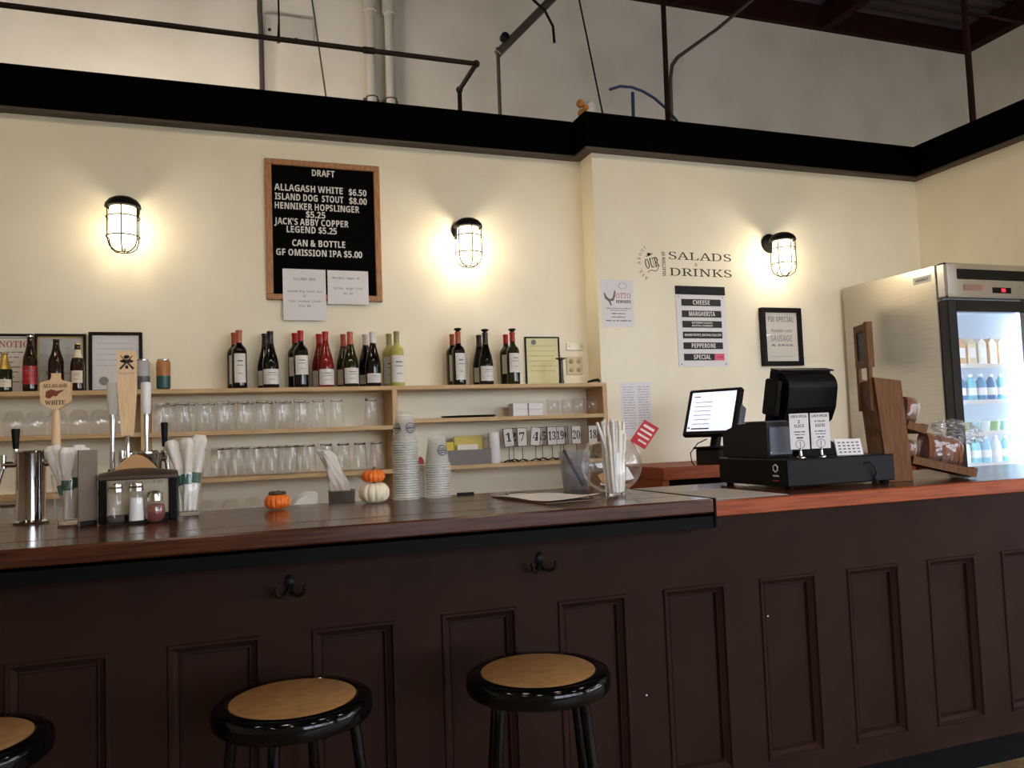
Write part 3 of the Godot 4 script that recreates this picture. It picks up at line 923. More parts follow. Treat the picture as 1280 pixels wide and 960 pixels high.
	part(d, "flourish", G.new().tube([Vector3(-0.275, -0.060, 0), Vector3(-0.262, -0.047, 0), Vector3(-0.245, -0.042, 0), Vector3(-0.222, -0.048, 0), Vector3(-0.205, -0.040, 0), Vector3(-0.198, -0.02, 0)], 0.0022, 6), M.brown_ink)
	part(d, "flourish", G.new().ball(Vector3(0.013, 0.009, 0.001), Vector3(-0.262, 0.056, 0.0), 14).tube([Vector3(-0.285, 0.042, 0), Vector3(-0.262, 0.046, 0), Vector3(-0.236, 0.062, 0)], 0.0022, 6), M.brown_ink)
	var word := "ASK ABOUT"
	for i in word.length():
		if word[i] == " ":
			continue
		var a := lerpf(PI + 0.92, PI - 0.92, float(i) / (word.length() - 1))
		var ch := letters(d, word[i], 0.019, Vector3(-0.215 + cos(a) * 0.118, sin(a) * 0.118, 0.0), M.red_ink if i % 3 else M.brown_ink, 0.0, "serif", 0.0016)
		ch.rotation.z = a - PI / 2
	# pizza list
	var m := sheet("pizza_menu", "white pizza list with black name strips and a black heading", "menu sign", 2.610, 2.968, 1.662, 2.112, -4.28, M.paper, 0.004)
	part(m, "heading_strip", G.new().box(Vector3(0.356, 0.053, 0.012), Vector3(-0.002, 0.251, 0.004), 0.002), M.black_frame)
	var strips := [["CHEESE", 2.062, 0.122, 0.028], ["MARGHERITA", 1.990, 0.188, 0.028], ["BUTTERNUT SQUASH,|RICOTTA & CRANBERRY", 1.925, 0.15, 0.011], ["MASHED POTATO, BACON & SCALLION", 1.858, 0.262, 0.015], ["PEPPERONI", 1.791, 0.172, 0.028], ["SPECIAL", 1.720, 0.122, 0.028]]
	for s in strips:
		var st := part(m, "name_strip", G.new().box(Vector3(0.284, 0.042, 0.003), Vector3(0, 0, 0), 0.0006), M.ink, Vector3(0.0, s[1] - 1.887, 0.0052))
		var bits: PackedStringArray = s[0].split("|")
		for k in bits.size():
			var y: float = 0.0 if bits.size() == 1 else (0.009 - 0.018 * k)
			letters(st, bits[k], s[3], Vector3(-0.012 if s[0] == "SPECIAL" else 0.0, y, 0.0018), M.white_letter, s[2], "sans_bold", 0.0008)
	var pk := part(m, "pink_sticker", G.new().box(Vector3(0.072, 0.042, 0.002), Vector3.ZERO, 0.0006), std(c8(222, 86, 108), 0.6), Vector3(0.112, 1.720 - 1.887, 0.0072))
	part(pk, "arrow", G.new().bb(Vector3(-0.018, -0.002, 0.0008), Vector3(0.014, 0.002, 0.0016)).slab([Vector2(0.012, -0.008), Vector2(0.024, 0.0), Vector2(0.012, 0.008)], 0.0008, 0.0016), M.red_ink)
	for c in [[-0.16, 0.21], [0.16, 0.21], [-0.16, -0.21], [0.16, -0.21]]:
		part(m, "screw", G.new().ball(Vector3(0.004, 0.004, 0.002), Vector3(c[0], c[1], 0.004), 10), M.conduit)
	# pie special
	var ps := framed("framed_sign", "thick black framed pie special sign hanging above the register", 3.215, 3.525, 1.66, 2.036, -4.281, 0.034, 0.030, M.black_frame, M.paper_warm)
	letters(ps, "PIE SPECIAL", 0.034, Vector3(0, 0.302, 0.0178), M.grey_ink, 0.198, "sans_bold", 0.0006)
	letters(ps, "Pumpkin Garlic", 0.018, Vector3(0.004, 0.228, 0.0178), M.ink, 0.165, "serif", 0.0006)
	letters(ps, "SAUSAGE", 0.040, Vector3(0.0, 0.178, 0.0178), std(c8(158, 150, 146), 0.7), 0.165, "sans_bold", 0.0006)
	letters(ps, "& SAGE", 0.012, Vector3(0.004, 0.134, 0.0178), M.ink, 0.165, "sans_bold", 0.0006)
	print_rows(ps, [[0.0, 0.062, 0.16, 0.002]], M.grey_ink, 0.0174)
	# faded price list
	var pl := sheet("price_list", "faded two-column printed list taped low on the wall step", "paper", 2.202, 2.406, 1.243, 1.570, -4.28, M.paper)
	rows = []
	for k in 17:
		var y := 0.135 - k * 0.0155
		word_row(rows, rng, -0.088, -0.010, y, 0.007)
		word_row(rows, rng, 0.012, 0.088, y, 0.007)
	print_rows(pl, rows, std(c8(178, 172, 176), 0.7), 0.0017)
	# outlets
	var u := thing("wall_outlet", "cream double outlet plate on the wall beside the yellow certificate", "outlet", Vector3(1.985, 1.688, -4.45))
	part(u, "cover_plate", G.new().box(Vector3(0.108, 0.112, 0.010), Vector3(0, 0, 0.003), 0.003), std(c8(206, 190, 148), 0.5))
	for s in [[-0.024, 0.026], [0.024, 0.026], [-0.024, -0.026], [0.024, -0.026]]:
		part(u, "socket", G.new().cyl(0.014, 0.0, 0.004, 16, Transform3D(Basis(Vector3.RIGHT, PI / 2), Vector3(s[0], s[1], 0.007)), 0.001), std(c8(170, 152, 112), 0.5))
	var u2 := thing("junction_plate", "small glossy blank plate on the wall above the outlet", "wall plate", Vector3(1.99, 1.805, -4.45))
	part(u2, "cover_plate", G.new().box(Vector3(0.115, 0.05, 0.012), Vector3(0, 0, 0.004), 0.004), std(c8(216, 206, 172), 0.2))
	for s in [-1, 1]:
		part(u2, "screw", G.new().ball(Vector3(0.004, 0.004, 0.002), Vector3(0.04 * s, 0, 0.010), 8), M.chrome)

# ---------------------------------------------------------------- bottles, cans and frames on the top shelf
const BORDEAUX := [Vector2(0, 0), Vector2(0.034, 0), Vector2(0.037, 0.004), Vector2(0.0375, 0.02), Vector2(0.0375, 0.185), Vector2(0.036, 0.198), Vector2(0.030, 0.212), Vector2(0.020, 0.222), Vector2(0.0150, 0.234), Vector2(0.0142, 0.285), Vector2(0.0158, 0.288), Vector2(0.0158, 0.298), Vector2(0.0135, 0.300), Vector2(0, 0.300)]
const BURGUNDY := [Vector2(0, 0), Vector2(0.037, 0), Vector2(0.0405, 0.004), Vector2(0.041, 0.02), Vector2(0.041, 0.115), Vector2(0.039, 0.135), Vector2(0.033, 0.165), Vector2(0.025, 0.195), Vector2(0.019, 0.22), Vector2(0.0155, 0.24), Vector2(0.0148, 0.280), Vector2(0.0162, 0.284), Vector2(0.0162, 0.294), Vector2(0.0135, 0.296), Vector2(0, 0.296)]
const BEER := [Vector2(0, 0), Vector2(0.028, 0), Vector2(0.0305, 0.004), Vector2(0.031, 0.015), Vector2(0.031, 0.125), Vector2(0.028, 0.145), Vector2(0.021, 0.165), Vector2(0.016, 0.185), Vector2(0.0130, 0.205), Vector2(0.0122, 0.222), Vector2(0.0135, 0.224), Vector2(0.0135, 0.230), Vector2(0, 0.230)]

func radius_at(pr: Array, y: float) -> float:
	for i in pr.size() - 1:
		if pr[i].y <= y and pr[i + 1].y >= y and pr[i + 1].y > pr[i].y:
			return lerpf(pr[i].x, pr[i + 1].x, (y - pr[i].y) / (pr[i + 1].y - pr[i].y))
	return 0.01

func wrapped(pr: Array, y0: float, y1: float, grow: float, half: float, seg := 16) -> G:
	var q := []
	for k in 7:
		var y := lerpf(y0, y1, k / 6.0)
		q.append(Vector2(radius_at(pr, y) + grow, y))
	return G.new().lathe(q, seg, Transform3D(), PI / 2 - half, PI / 2 + half)

func bottle(called: String, label: String, group: String, at: Vector3, kind: String, glass: String, cap: String, cap_y: float, paper: String, l0: float, l1: float, half := 1.15, turn := 0.0) -> Node3D:
	var pr: Array = {"bordeaux": BORDEAUX, "burgundy": BURGUNDY, "beer": BEER}[kind]
	var o := thing(called, label, "bottle", at, turn, group)
	part(o, "glass_body", shared(kind + glass, func(): return G.new().lathe(pr, 28).mesh(M[glass])))
	var top: float = pr[pr.size() - 1].y
	part(o, "bottle_cap" if kind == "beer" else "capsule", shared(kind + cap + str(cap_y), func():
		var q := []
		for p in pr:
			if p.y >= cap_y:
				q.append(Vector2(p.x + 0.0006 if p.x > 0.0 else 0.0, p.y + 0.0006))
		q.push_front(Vector2(radius_at(pr, cap_y) + 0.0006, cap_y))
		return G.new().lathe(q, 20).mesh(M[cap])))
	if paper:
		var lb := part(o, "paper_label", shared(kind + paper + str(l0) + str(l1) + str(half), func(): return wrapped(pr, l0, l1, 0.0007, half).mesh(M[paper])))
		part(lb, "label_print", shared(kind + "print" + str(l0) + str(l1), func():
			var g := G.new()
			for k in [[0.72, 0.05, 0.42], [0.58, 0.03, 0.5], [0.3, 0.025, 0.34]]:
				var y := lerpf(l0, l1, k[0])
				var gg := wrapped(pr, y, y + (l1 - l0) * k[1], 0.0011, half * k[2], 8)
				var s := g.v.size()
				g.v.append_array(gg.v); g.n.append_array(gg.n); g.uv.append_array(gg.uv)
				for q in gg.ix:
					g.ix.append(q + s)
			return g.mesh(M.grey_ink)))
	return o

func bottles_and_frames() -> void:
	var y := 1.567
	# x, kind, glass, capsule, capsule start, label paper, label from, to, half angle, words
	var spec := [
		[0.051, "bordeaux", "dark_glass", "capsule_copper", 0.236, "label_white", 0.03, 0.178, 0.8, "dark wine bottle with copper capsule and tall grey label"],
		[0.204, "burgundy", "dark_glass", "capsule_dark", 0.228, "label_white", 0.02, 0.098, 1.25, "dark sloping wine bottle with dark capsule, wide white label"],
		[0.356, "bordeaux", "dark_glass", "capsule_red", 0.246, "label_white", 0.068, 0.168, 1.05, "dark wine bottle with red capsule and white upper label"],
		[0.483, "burgundy", "rose", "capsule_red", 0.245, "label_white", 0.012, 0.095, 1.2, "red rosé bottle with red capsule and white label"],
		[0.612, "burgundy", "green_glass", "capsule_copper", 0.228, "label_white", 0.018, 0.100, 1.15, "olive green wine bottle with copper brown capsule"],
		[0.732, "burgundy", "dark_glass", "capsule_white", 0.236, "label_white", 0.02, 0.070, 1.2, "dark sloping wine bottle with white capsule and low label"],
		[0.862, "bordeaux", "white_wine", "capsule_olive", 0.236, "label_white", 0.022, 0.168, 1.2, "clear white wine bottle with tall white label"],
		[1.209, "bordeaux", "dark_glass", "capsule_copper", 0.236, "label_white", 0.03, 0.178, 0.85, "dark wine bottle with copper capsule and grey label"],
		[1.368, "burgundy", "dark_glass", "capsule_dark", 0.228, "label_white", 0.022, 0.105, 1.25, "dark sloping wine bottle with wide white label"],
		[1.531, "bordeaux", "green_glass", "capsule_red", 0.246, "label_white", 0.068, 0.178, 1.05, "wine bottle with red capsule and white label"],
	]
	for i in spec.size():
		var s: Array = spec[i]
		var where := "under letter board" if i < 7 else "in right-hand trio"
		bottle("wine_bottle", "%s, in front, %s" % [s[9], where], "wine bottles on the top shelf", Vector3(s[0], y, -4.285), s[1], s[2], s[3], s[4], s[5], s[6], s[7], s[8], 0.12)
		bottle("wine_bottle", "%s, behind its twin, %s" % [s[9], where], "wine bottles on the top shelf", Vector3(s[0] - (0.022 if i < 7 else 0.006), y, -4.385), s[1], s[2], s[3], s[4], s[5], s[6], s[7], s[8], 0.05)
	for i in [7, 8, 9]:
		var o := thing("bottle_pourer", ["dark stopper on the copper capped bottle right of the clear wine", "dark stopper on the wide labelled bottle of the middle pair", "dark stopper on the red capped bottle next to the certificate"][i - 7], "bottle stopper", Vector3(spec[i][0], y + (0.296 if i == 8 else 0.300), -4.285), 0.0, "bottle stoppers")
		part(o, "stopper", G.new().lathe([Vector2(0, 0), Vector2(0.0115, 0), Vector2(0.0125, 0.008), Vector2(0.021, 0.012), Vector2(0.0215, 0.018), Vector2(0.014, 0.022), Vector2(0, 0.023)], 18), M.iron)
	# beers and cans at the left
	bottle("beer_bottle", "small dark bottle with gold foil neck at the left edge of the shelf", "beer bottles", Vector3(-0.985, y, -4.285), "beer", "green_glass", "gold", 0.135, "label_cream", 0.03, 0.075, 1.2).scale = Vector3(1.05, 0.80, 1.05)
	bottle("beer_bottle", "brown beer bottle with red label in front of the notice", "beer bottles", Vector3(-0.880, y, -4.285), "beer", "brown_glass", "chrome", 0.224, "capsule_red", 0.03, 0.105, 1.25).scale = Vector3(1.0, 1.16, 1.0)
	bottle("beer_bottle", "plain dark brown beer bottle behind the wooden tap handle", "beer bottles", Vector3(-0.772, y, -4.285), "beer", "brown_glass", "capsule_dark", 0.222, "", 0, 0).scale = Vector3(1.1, 1.08, 1.1)
	bottle("beer_bottle", "brown beer bottle with round cream label in front of the gold frame", "beer bottles", Vector3(-0.682, y, -4.285), "beer", "brown_glass", "gold", 0.224, "label_cream", 0.04, 0.098, 0.9)
	var nk := part(get_node("beer_bottle_003"), "neck_label", wrapped(BEER, 0.16, 0.20, 0.0006, 1.4), M.label_cream)
	nk.set_meta("label", "cream neck label")
	var can := func(label: String, x: float, cols: Array, sd: int):
		var o := thing("beer_can", label, "can", Vector3(x, y, -4.30), 0.0, "beer cans")
		part(o, "printed_wall", G.new().lathe([Vector2(0.026, 0.006), Vector2(0.033, 0.012), Vector2(0.033, 0.070)], 26), textured(cols.slice(0, 2), 0.4, Vector3(14, 12, 14), sd, 0.03, 2))
		part(o, "printed_band", G.new().lathe([Vector2(0.033, 0.070), Vector2(0.033, 0.138), Vector2(0.027, 0.148)], 26), textured(cols.slice(2, 4), 0.4, Vector3(14, 12, 14), sd + 5, 0.03, 2))
		part(o, "lid", G.new().lathe([Vector2(0.0275, 0.146), Vector2(0.0282, 0.153), Vector2(0.025, 0.1545), Vector2(0.024, 0.149), Vector2(0, 0.149)], 26), M.chrome)
		part(o, "base_rim", G.new().lathe([Vector2(0, 0.003), Vector2(0.022, 0.0), Vector2(0.024, 0.0), Vector2(0.026, 0.006)], 26), M.chrome)
	can.call("grey-blue beer can beside the paddle tap handle", -0.399, [c8(30, 32, 38), c8(120, 124, 130), c8(150, 150, 150), c8(196, 194, 188)], 61)
	can.call("orange and teal beer can standing right of the grey can", -0.305, [c8(24, 62, 58), c8(50, 96, 90), c8(150, 86, 44), c8(196, 140, 80)], 62)
	# frames standing at the left
	var n := framed("framed_notice", "black framed notice with red heading at the left edge", -1.15, -0.898, y, 1.862, -4.449, 0.02, 0.012, M.black_frame, M.paper_warm)
	letters(n, "NOTICE", 0.03, Vector3(0.055, 0.243, 0.0108), M.red_ink, 0.15, "serif_bold", 0.0006)
	part(n, "border_line", G.new().bb(Vector3(-0.10, 0.273, 0.0098), Vector3(0.10, 0.276, 0.0106)).bb(Vector3(0.098, 0.03, 0.0098), Vector3(0.101, 0.276, 0.0106)), M.ink)
	var rng := RandomNumberGenerator.new()
	rng.seed = 4
	var rows := []
	for k in 7:
		word_row(rows, rng, -0.08, 0.085 - (k % 3) * 0.02, 0.205 - k * 0.024, 0.008)
	print_rows(n, rows, M.grey_ink, 0.0104)
	var f2 := framed("framed_picture", "gold edged frame reflecting light behind the brown beer bottles", -0.893, -0.668, y, 1.863, -4.449, 0.02, 0.012, M.black_frame, std(c8(176, 176, 170), 0.5))
	part(f2, "gold_slip", G.new().bb(Vector3(-0.100, 0.012, 0.009), Vector3(-0.092, 0.284, 0.0125)).bb(Vector3(0.092, 0.012, 0.009), Vector3(0.100, 0.284, 0.0125)).bb(Vector3(-0.1, 0.276, 0.009), Vector3(0.1, 0.284, 0.0125)), M.gold)
	print_rows(f2, [[0.0, 0.19, 0.17, 0.002], [-0.05, 0.10, 0.022, 0.02], [0.03, 0.10, 0.08, 0.004]], M.grey_ink, 0.0104)
	var f3 := framed("framed_certificate", "black framed white certificate with a seal behind the paddle tap handle", -0.656, -0.412, y, 1.873, -4.449, 0.022, 0.016, M.black_frame, M.paper)
	rows = []
	for k in 5:
		word_row(rows, rng, -0.085, 0.085, 0.25 - k * 0.028, 0.006)
	print_rows(f3, rows, std(c8(186, 182, 184), 0.7), 0.0114)
	part(f3, "seal", G.new().cyl(0.022, 0.0, 0.0008, 24, Transform3D(Basis(Vector3.RIGHT, PI / 2), Vector3(-0.055, 0.06, 0.0112))), M.grey_ink)
	# yellow certificate and what stands by it
	var f4 := framed("framed_certificate", "thin black framed yellowish certificate at the right end of the shelf", 1.664, 1.886, y, 1.862, -4.449, 0.016, 0.008, M.black_frame, std(c8(206, 196, 128), 0.35), false)
	rows = []
	for k in 6:
		word_row(rows, rng, -0.08, 0.08, 0.24 - k * 0.03, 0.006)
	print_rows(f4, rows, std(c8(176, 166, 110), 0.7), 0.0084)
	part(f4, "seal", G.new().cyl(0.016, 0.0, 0.0008, 20, Transform3D(Basis(Vector3.RIGHT, PI / 2), Vector3(-0.055, 0.262, 0.0082))), M.grey_ink)
	var ml := thing("pepper_mill", "slim dark mill with a flat flared top beside the yellow certificate", "pepper mill", Vector3(1.832, y, -4.30))
	part(ml, "body", G.new().lathe([Vector2(0, 0), Vector2(0.016, 0), Vector2(0.0165, 0.004), Vector2(0.0135, 0.03), Vector2(0.0125, 0.11), Vector2(0.0135, 0.132), Vector2(0, 0.133)], 20), std(c8(34, 20, 22), 0.3))
	part(ml, "top", G.new().lathe([Vector2(0, 0.133), Vector2(0.012, 0.133), Vector2(0.013, 0.142), Vector2(0.030, 0.148), Vector2(0.030, 0.153), Vector2(0.010, 0.156), Vector2(0, 0.158)], 20), std(c8(34, 20, 22), 0.3))
	one("cork_screw", "small dark folded corkscrew lying at the shelf's right end", "corkscrew", G.new().tube([Vector3(1.99, y + 0.009, -4.28), Vector3(2.02, y + 0.016, -4.27), Vector3(2.05, y + 0.02, -4.265), Vector3(2.06, y + 0.008, -4.26)], [0.006, 0.008, 0.009, 0.007], 8), M.iron)

# ---------------------------------------------------------------- glasses on the shelves
const ORD := ["first", "second", "third", "fourth", "fifth", "sixth", "seventh", "eighth", "ninth", "tenth", "eleventh", "twelfth", "thirteenth", "fourteenth", "fifteenth", "sixteenth", "seventeenth", "eighteenth", "nineteenth", "twentieth", "twenty-first", "twenty-second", "twenty-third", "twenty-fourth", "twenty-fifth"]

func pint_mesh() -> ArrayMesh:
	return shared("pint", func(): return G.new().lathe([Vector2(0.0312, 0.013), Vector2(0.0435, 0.146), Vector2(0.0428, 0.1475), Vector2(0.0412, 0.146), Vector2(0.0290, 0.013)], 28, Transform3D(Basis(Vector3.RIGHT, PI), Vector3(0, 0.1475, 0))).mesh(M.glass))

func glass_thing(called: String, label: String, group: String, at: Vector3, m: ArrayMesh, turn := 0.0, base: ArrayMesh = null) -> Node3D:
	var o := thing(called, label, "glass", at, turn, group)
	part(o, "glass_wall", m)
	if base:
		part(o, "thick_base", base)
	return o

func base_mesh(key: String, r0: float, r1: float, y0: float, y1: float) -> ArrayMesh:
	return shared(key, func(): return G.new().lathe([Vector2(0, y0), Vector2(r0 - 0.001, y0), Vector2(r0, y0 + 0.001), Vector2(r1, y1 - 0.001), Vector2(r1 - 0.001, y1), Vector2(0, y1)], 28).mesh(M.thick_glass))

func glassware() -> void:
	var pint := pint_mesh()
	var pb := base_mesh("pint_base", 0.0312, 0.030, 0.1345, 0.1475)
	var up := 1.357
	var low := 1.125
	for i in 10:
		glass_thing("pint_glass", "upturned pint glass on upper middle shelf, %s from left in front row" % ORD[i], "pint glasses on the upper shelf", Vector3(-0.31 + i * 0.0935, up, -4.272), pint, 0.0, pb)
	glass_thing("pint_glass", "upturned pint glass standing alone at the right end of the upper middle shelf", "pint glasses on the upper shelf", Vector3(0.712, up, -4.275), pint, 0.0, pb)
	for i in 8:
		glass_thing("pint_glass", "upturned pint glass on upper middle shelf, %s from left in back row" % ORD[i], "pint glasses on the upper shelf", Vector3(-0.285 + i * 0.094, up, -4.375), pint, 0.0, pb)
	var xs := [-0.315, -0.228, -0.143, -0.058, 0.033, 0.121, 0.209, 0.297, 0.385, 0.473, 0.561, 0.648, 0.735]
	for i in xs.size():
		glass_thing("pint_glass", "upturned pint glass on lower middle shelf, %s from left in front row" % ORD[i], "pint glasses on the lower shelf", Vector3(xs[i], low, -4.272), pint, 0.0, pb)
	for i in 5:
		glass_thing("pint_glass", "upturned pint glass on lower middle shelf, %s from left in back row" % ORD[i], "pint glasses on the lower shelf", Vector3(-0.02 + i * 0.095, low, -4.37), pint, 0.0, pb)
	var bowl := shared("stemless", func(): return G.new().lathe([Vector2(0, 0.0), Vector2(0.018, 0.0), Vector2(0.030, 0.006), Vector2(0.042, 0.025), Vector2(0.0475, 0.05), Vector2(0.046, 0.075), Vector2(0.0375, 0.116), Vector2(0.0368, 0.1172), Vector2(0.0356, 0.116), Vector2(0.0440, 0.075), Vector2(0.0455, 0.05), Vector2(0.0400, 0.027), Vector2(0.028, 0.009), Vector2(0, 0.006)], 28, Transform3D(Basis(Vector3.RIGHT, PI), Vector3(0, 0.1172, 0))).mesh(M.glass))
	for i in 6:
		glass_thing("stemless_wine_glass", "upturned round wine glass on the left shelf, %s from the left" % ORD[i], "stemless glasses on the left shelf", Vector3(-0.945 + i * 0.0895, 1.362, -4.285), bowl)
	for i in 4:
		glass_thing("stemless_wine_glass", "upturned round wine glass low behind the bar, %s from the left" % ORD[i], "stemless glasses on the bottom shelf", Vector3(-0.105 + i * 0.105, 0.90, -4.285), bowl)
	for i in 2:
		glass_thing("pint_glass", "upturned pint glass on the low left shelf, %s from the left" % ORD[i], "pint glasses at the low left", Vector3(-0.97 + i * 0.095, 0.90, -4.285), pint, 0.0, pb)
	var tumbler := shared("tumbler", func(): return G.new().lathe([Vector2(0, 0.0), Vector2(0.031, 0.0), Vector2(0.033, 0.003), Vector2(0.0355, 0.092), Vector2(0.0348, 0.0932), Vector2(0.0335, 0.092), Vector2(0.0308, 0.014), Vector2(0.028, 0.011), Vector2(0, 0.011)], 26).mesh(M.glass))
	for i in 4:
		glass_thing("tumbler", "short tumbler on the right middle shelf, %s from the left" % ORD[i], "tumblers on the right shelf", Vector3([1.768, 1.857, 1.932, 2.008][i], 1.387, -4.29), tumbler)

# ---------------------------------------------------------------- odds and ends in the right bay
func right_bay() -> void:
	one("serving_tray", "thin dark tray lying on the right middle shelf", "tray", G.new().lathe([Vector2(0, 0.0), Vector2(0.09, 0.0), Vector2(0.1, 0.012), Vector2(0.098, 0.013), Vector2(0.088, 0.003), Vector2(0, 0.003)], 36, Transform3D(Basis.from_scale(Vector3(1.6, 1, 1)), Vector3(1.27, 1.387, -4.33))), M.black_frame)
	var bx := [[1.513, 1.602, 0.0, "lower left"], [1.513, 1.602, 0.037, "upper left"], [1.608, 1.696, 0.0, "lower right"], [1.608, 1.696, 0.037, "upper right"]]
	for b in bx:
		one("card_box", "white cardboard box, %s of the four stacked beside the tumblers" % b[3], "box", G.new().bb(Vector3(b[0], 1.387 + b[2], -4.34), Vector3(b[1], 1.387 + b[2] + 0.0365, -4.265), 0.002), M.paper, "white boxes on the shelf")
	var t := thing("supply_tray", "grey tray of papers and yellow pads on the lower right shelf", "tray", Vector3(1.24, 1.128, -4.30))
	var g := G.new()
	g.bb(Vector3(-0.125, 0, -0.07), Vector3(0.125, 0.004, 0.06)).bb(Vector3(-0.125, 0.004, 0.055), Vector3(0.125, 0.082, 0.06)).bb(Vector3(-0.125, 0.004, -0.07), Vector3(0.125, 0.082, -0.065)).bb(Vector3(-0.125, 0.004, -0.065), Vector3(-0.12, 0.082, 0.055)).bb(Vector3(0.12, 0.004, -0.065), Vector3(0.125, 0.082, 0.055))
	part(t, "tray_walls", g, std(c8(112, 104, 98), 0.6))
	one("yellow_pad", "yellow pad sticking up at the left of the grey tray", "notepad", G.new().bb(Vector3(1.125, 1.134, -4.30), Vector3(1.165, 1.255, -4.285)), std(c8(214, 190, 70), 0.7), "pads in the tray")
	one("yellow_pad", "wide yellow pad leaning behind papers in the grey tray", "notepad", G.new().bb(Vector3(1.18, 1.134, -4.335), Vector3(1.345, 1.285, -4.325)), std(c8(206, 184, 96), 0.7), "pads in the tray")
	one("paper_stack", "white paper slips in the grey tray before the yellow pad", "paper", G.new().bb(Vector3(1.19, 1.134, -4.31), Vector3(1.31, 1.238, -4.30)), M.paper_warm)
	var cups := [[1.128, "lower"], [1.2135, "upper"]]
	for c in cups:
		one("paper_roll", "%s of two stacked white paper rolls beside the grey tray" % c[1], "paper roll", G.new().lathe([Vector2(0.008, 0), Vector2(0.031, 0), Vector2(0.0325, 0.002), Vector2(0.0325, 0.083), Vector2(0.031, 0.085), Vector2(0.008, 0.085), Vector2(0.008, 0)], 24, Transform3D(Basis(), Vector3(1.395, c[0], -4.275))), M.paper, "stacked paper rolls")
	# numbered table stands
	var nums := [["1", 1.478, -4.262, 0.10], ["2", 1.530, -4.330, 0.0], ["7", 1.559, -4.262, 0.02], ["4", 1.640, -4.262, -0.12], ["15", 1.708, -4.330, 0.0], ["13", 1.741, -4.262, 0.0], ["19", 1.812, -4.310, 0.0], ["9", 1.850, -4.350, 0.0], ["20", 1.893, -4.262, 0.0], ["18", 1.999, -4.262, 0.0]]
	var card_m := textured([c8(176, 170, 162), c8(214, 208, 200), c8(222, 216, 208)], 0.7, Vector3(9, 9, 9), 71, 0.03)
	for n in nums:
		var o := thing("table_number", "table number stand with a weathered card numbered %s" % {"1": "one", "2": "two", "7": "seven", "4": "four", "15": "fifteen", "13": "thirteen", "19": "nineteen", "9": "nine", "20": "twenty", "18": "eighteen"}[n[0]], "table number", Vector3(n[1], 1.128, n[2]), 0.0, "table number stands")
		var wire := G.new()
		wire.tube([Vector3(-0.030, 0.003, 0.012), Vector3(-0.015, 0.012, 0.008), Vector3(0.0, 0.015, 0.0), Vector3(0.015, 0.012, 0.008), Vector3(0.030, 0.003, 0.012)], 0.003, 6)
		wire.tube([Vector3(-0.030, 0.003, -0.012), Vector3(0.0, 0.015, 0.0), Vector3(0.030, 0.003, -0.012)], 0.003, 6)
		wire.tube([Vector3(0, 0.013, 0), Vector3(0, 0.09, 0)], 0.0018, 6)
		part(o, "wire_stand", wire, M.rust_metal)
		var cd := part(o, "number_card", G.new().box(Vector3(0.056, 0.102, 0.004), Vector3.ZERO, 0.001), card_m, Vector3(0, 0.140, 0.002))
		cd.rotation.z = n[3]
		part(cd, "card_border", G.new().bb(Vector3(-0.030, -0.053, -0.002), Vector3(-0.027, 0.053, 0.0026)).bb(Vector3(0.027, -0.053, -0.002), Vector3(0.030, 0.053, 0.0026)).bb(Vector3(-0.03, 0.050, -0.002), Vector3(0.03, 0.053, 0.0026)).bb(Vector3(-0.03, -0.053, -0.002), Vector3(0.03, -0.050, 0.0026)), M.brown_ink)
		letters(cd, n[0], 0.048, Vector3(0, 0, 0.0024), M.ink, 0.0 if n[0].length() == 1 else 0.046, "serif_bold", 0.0008)

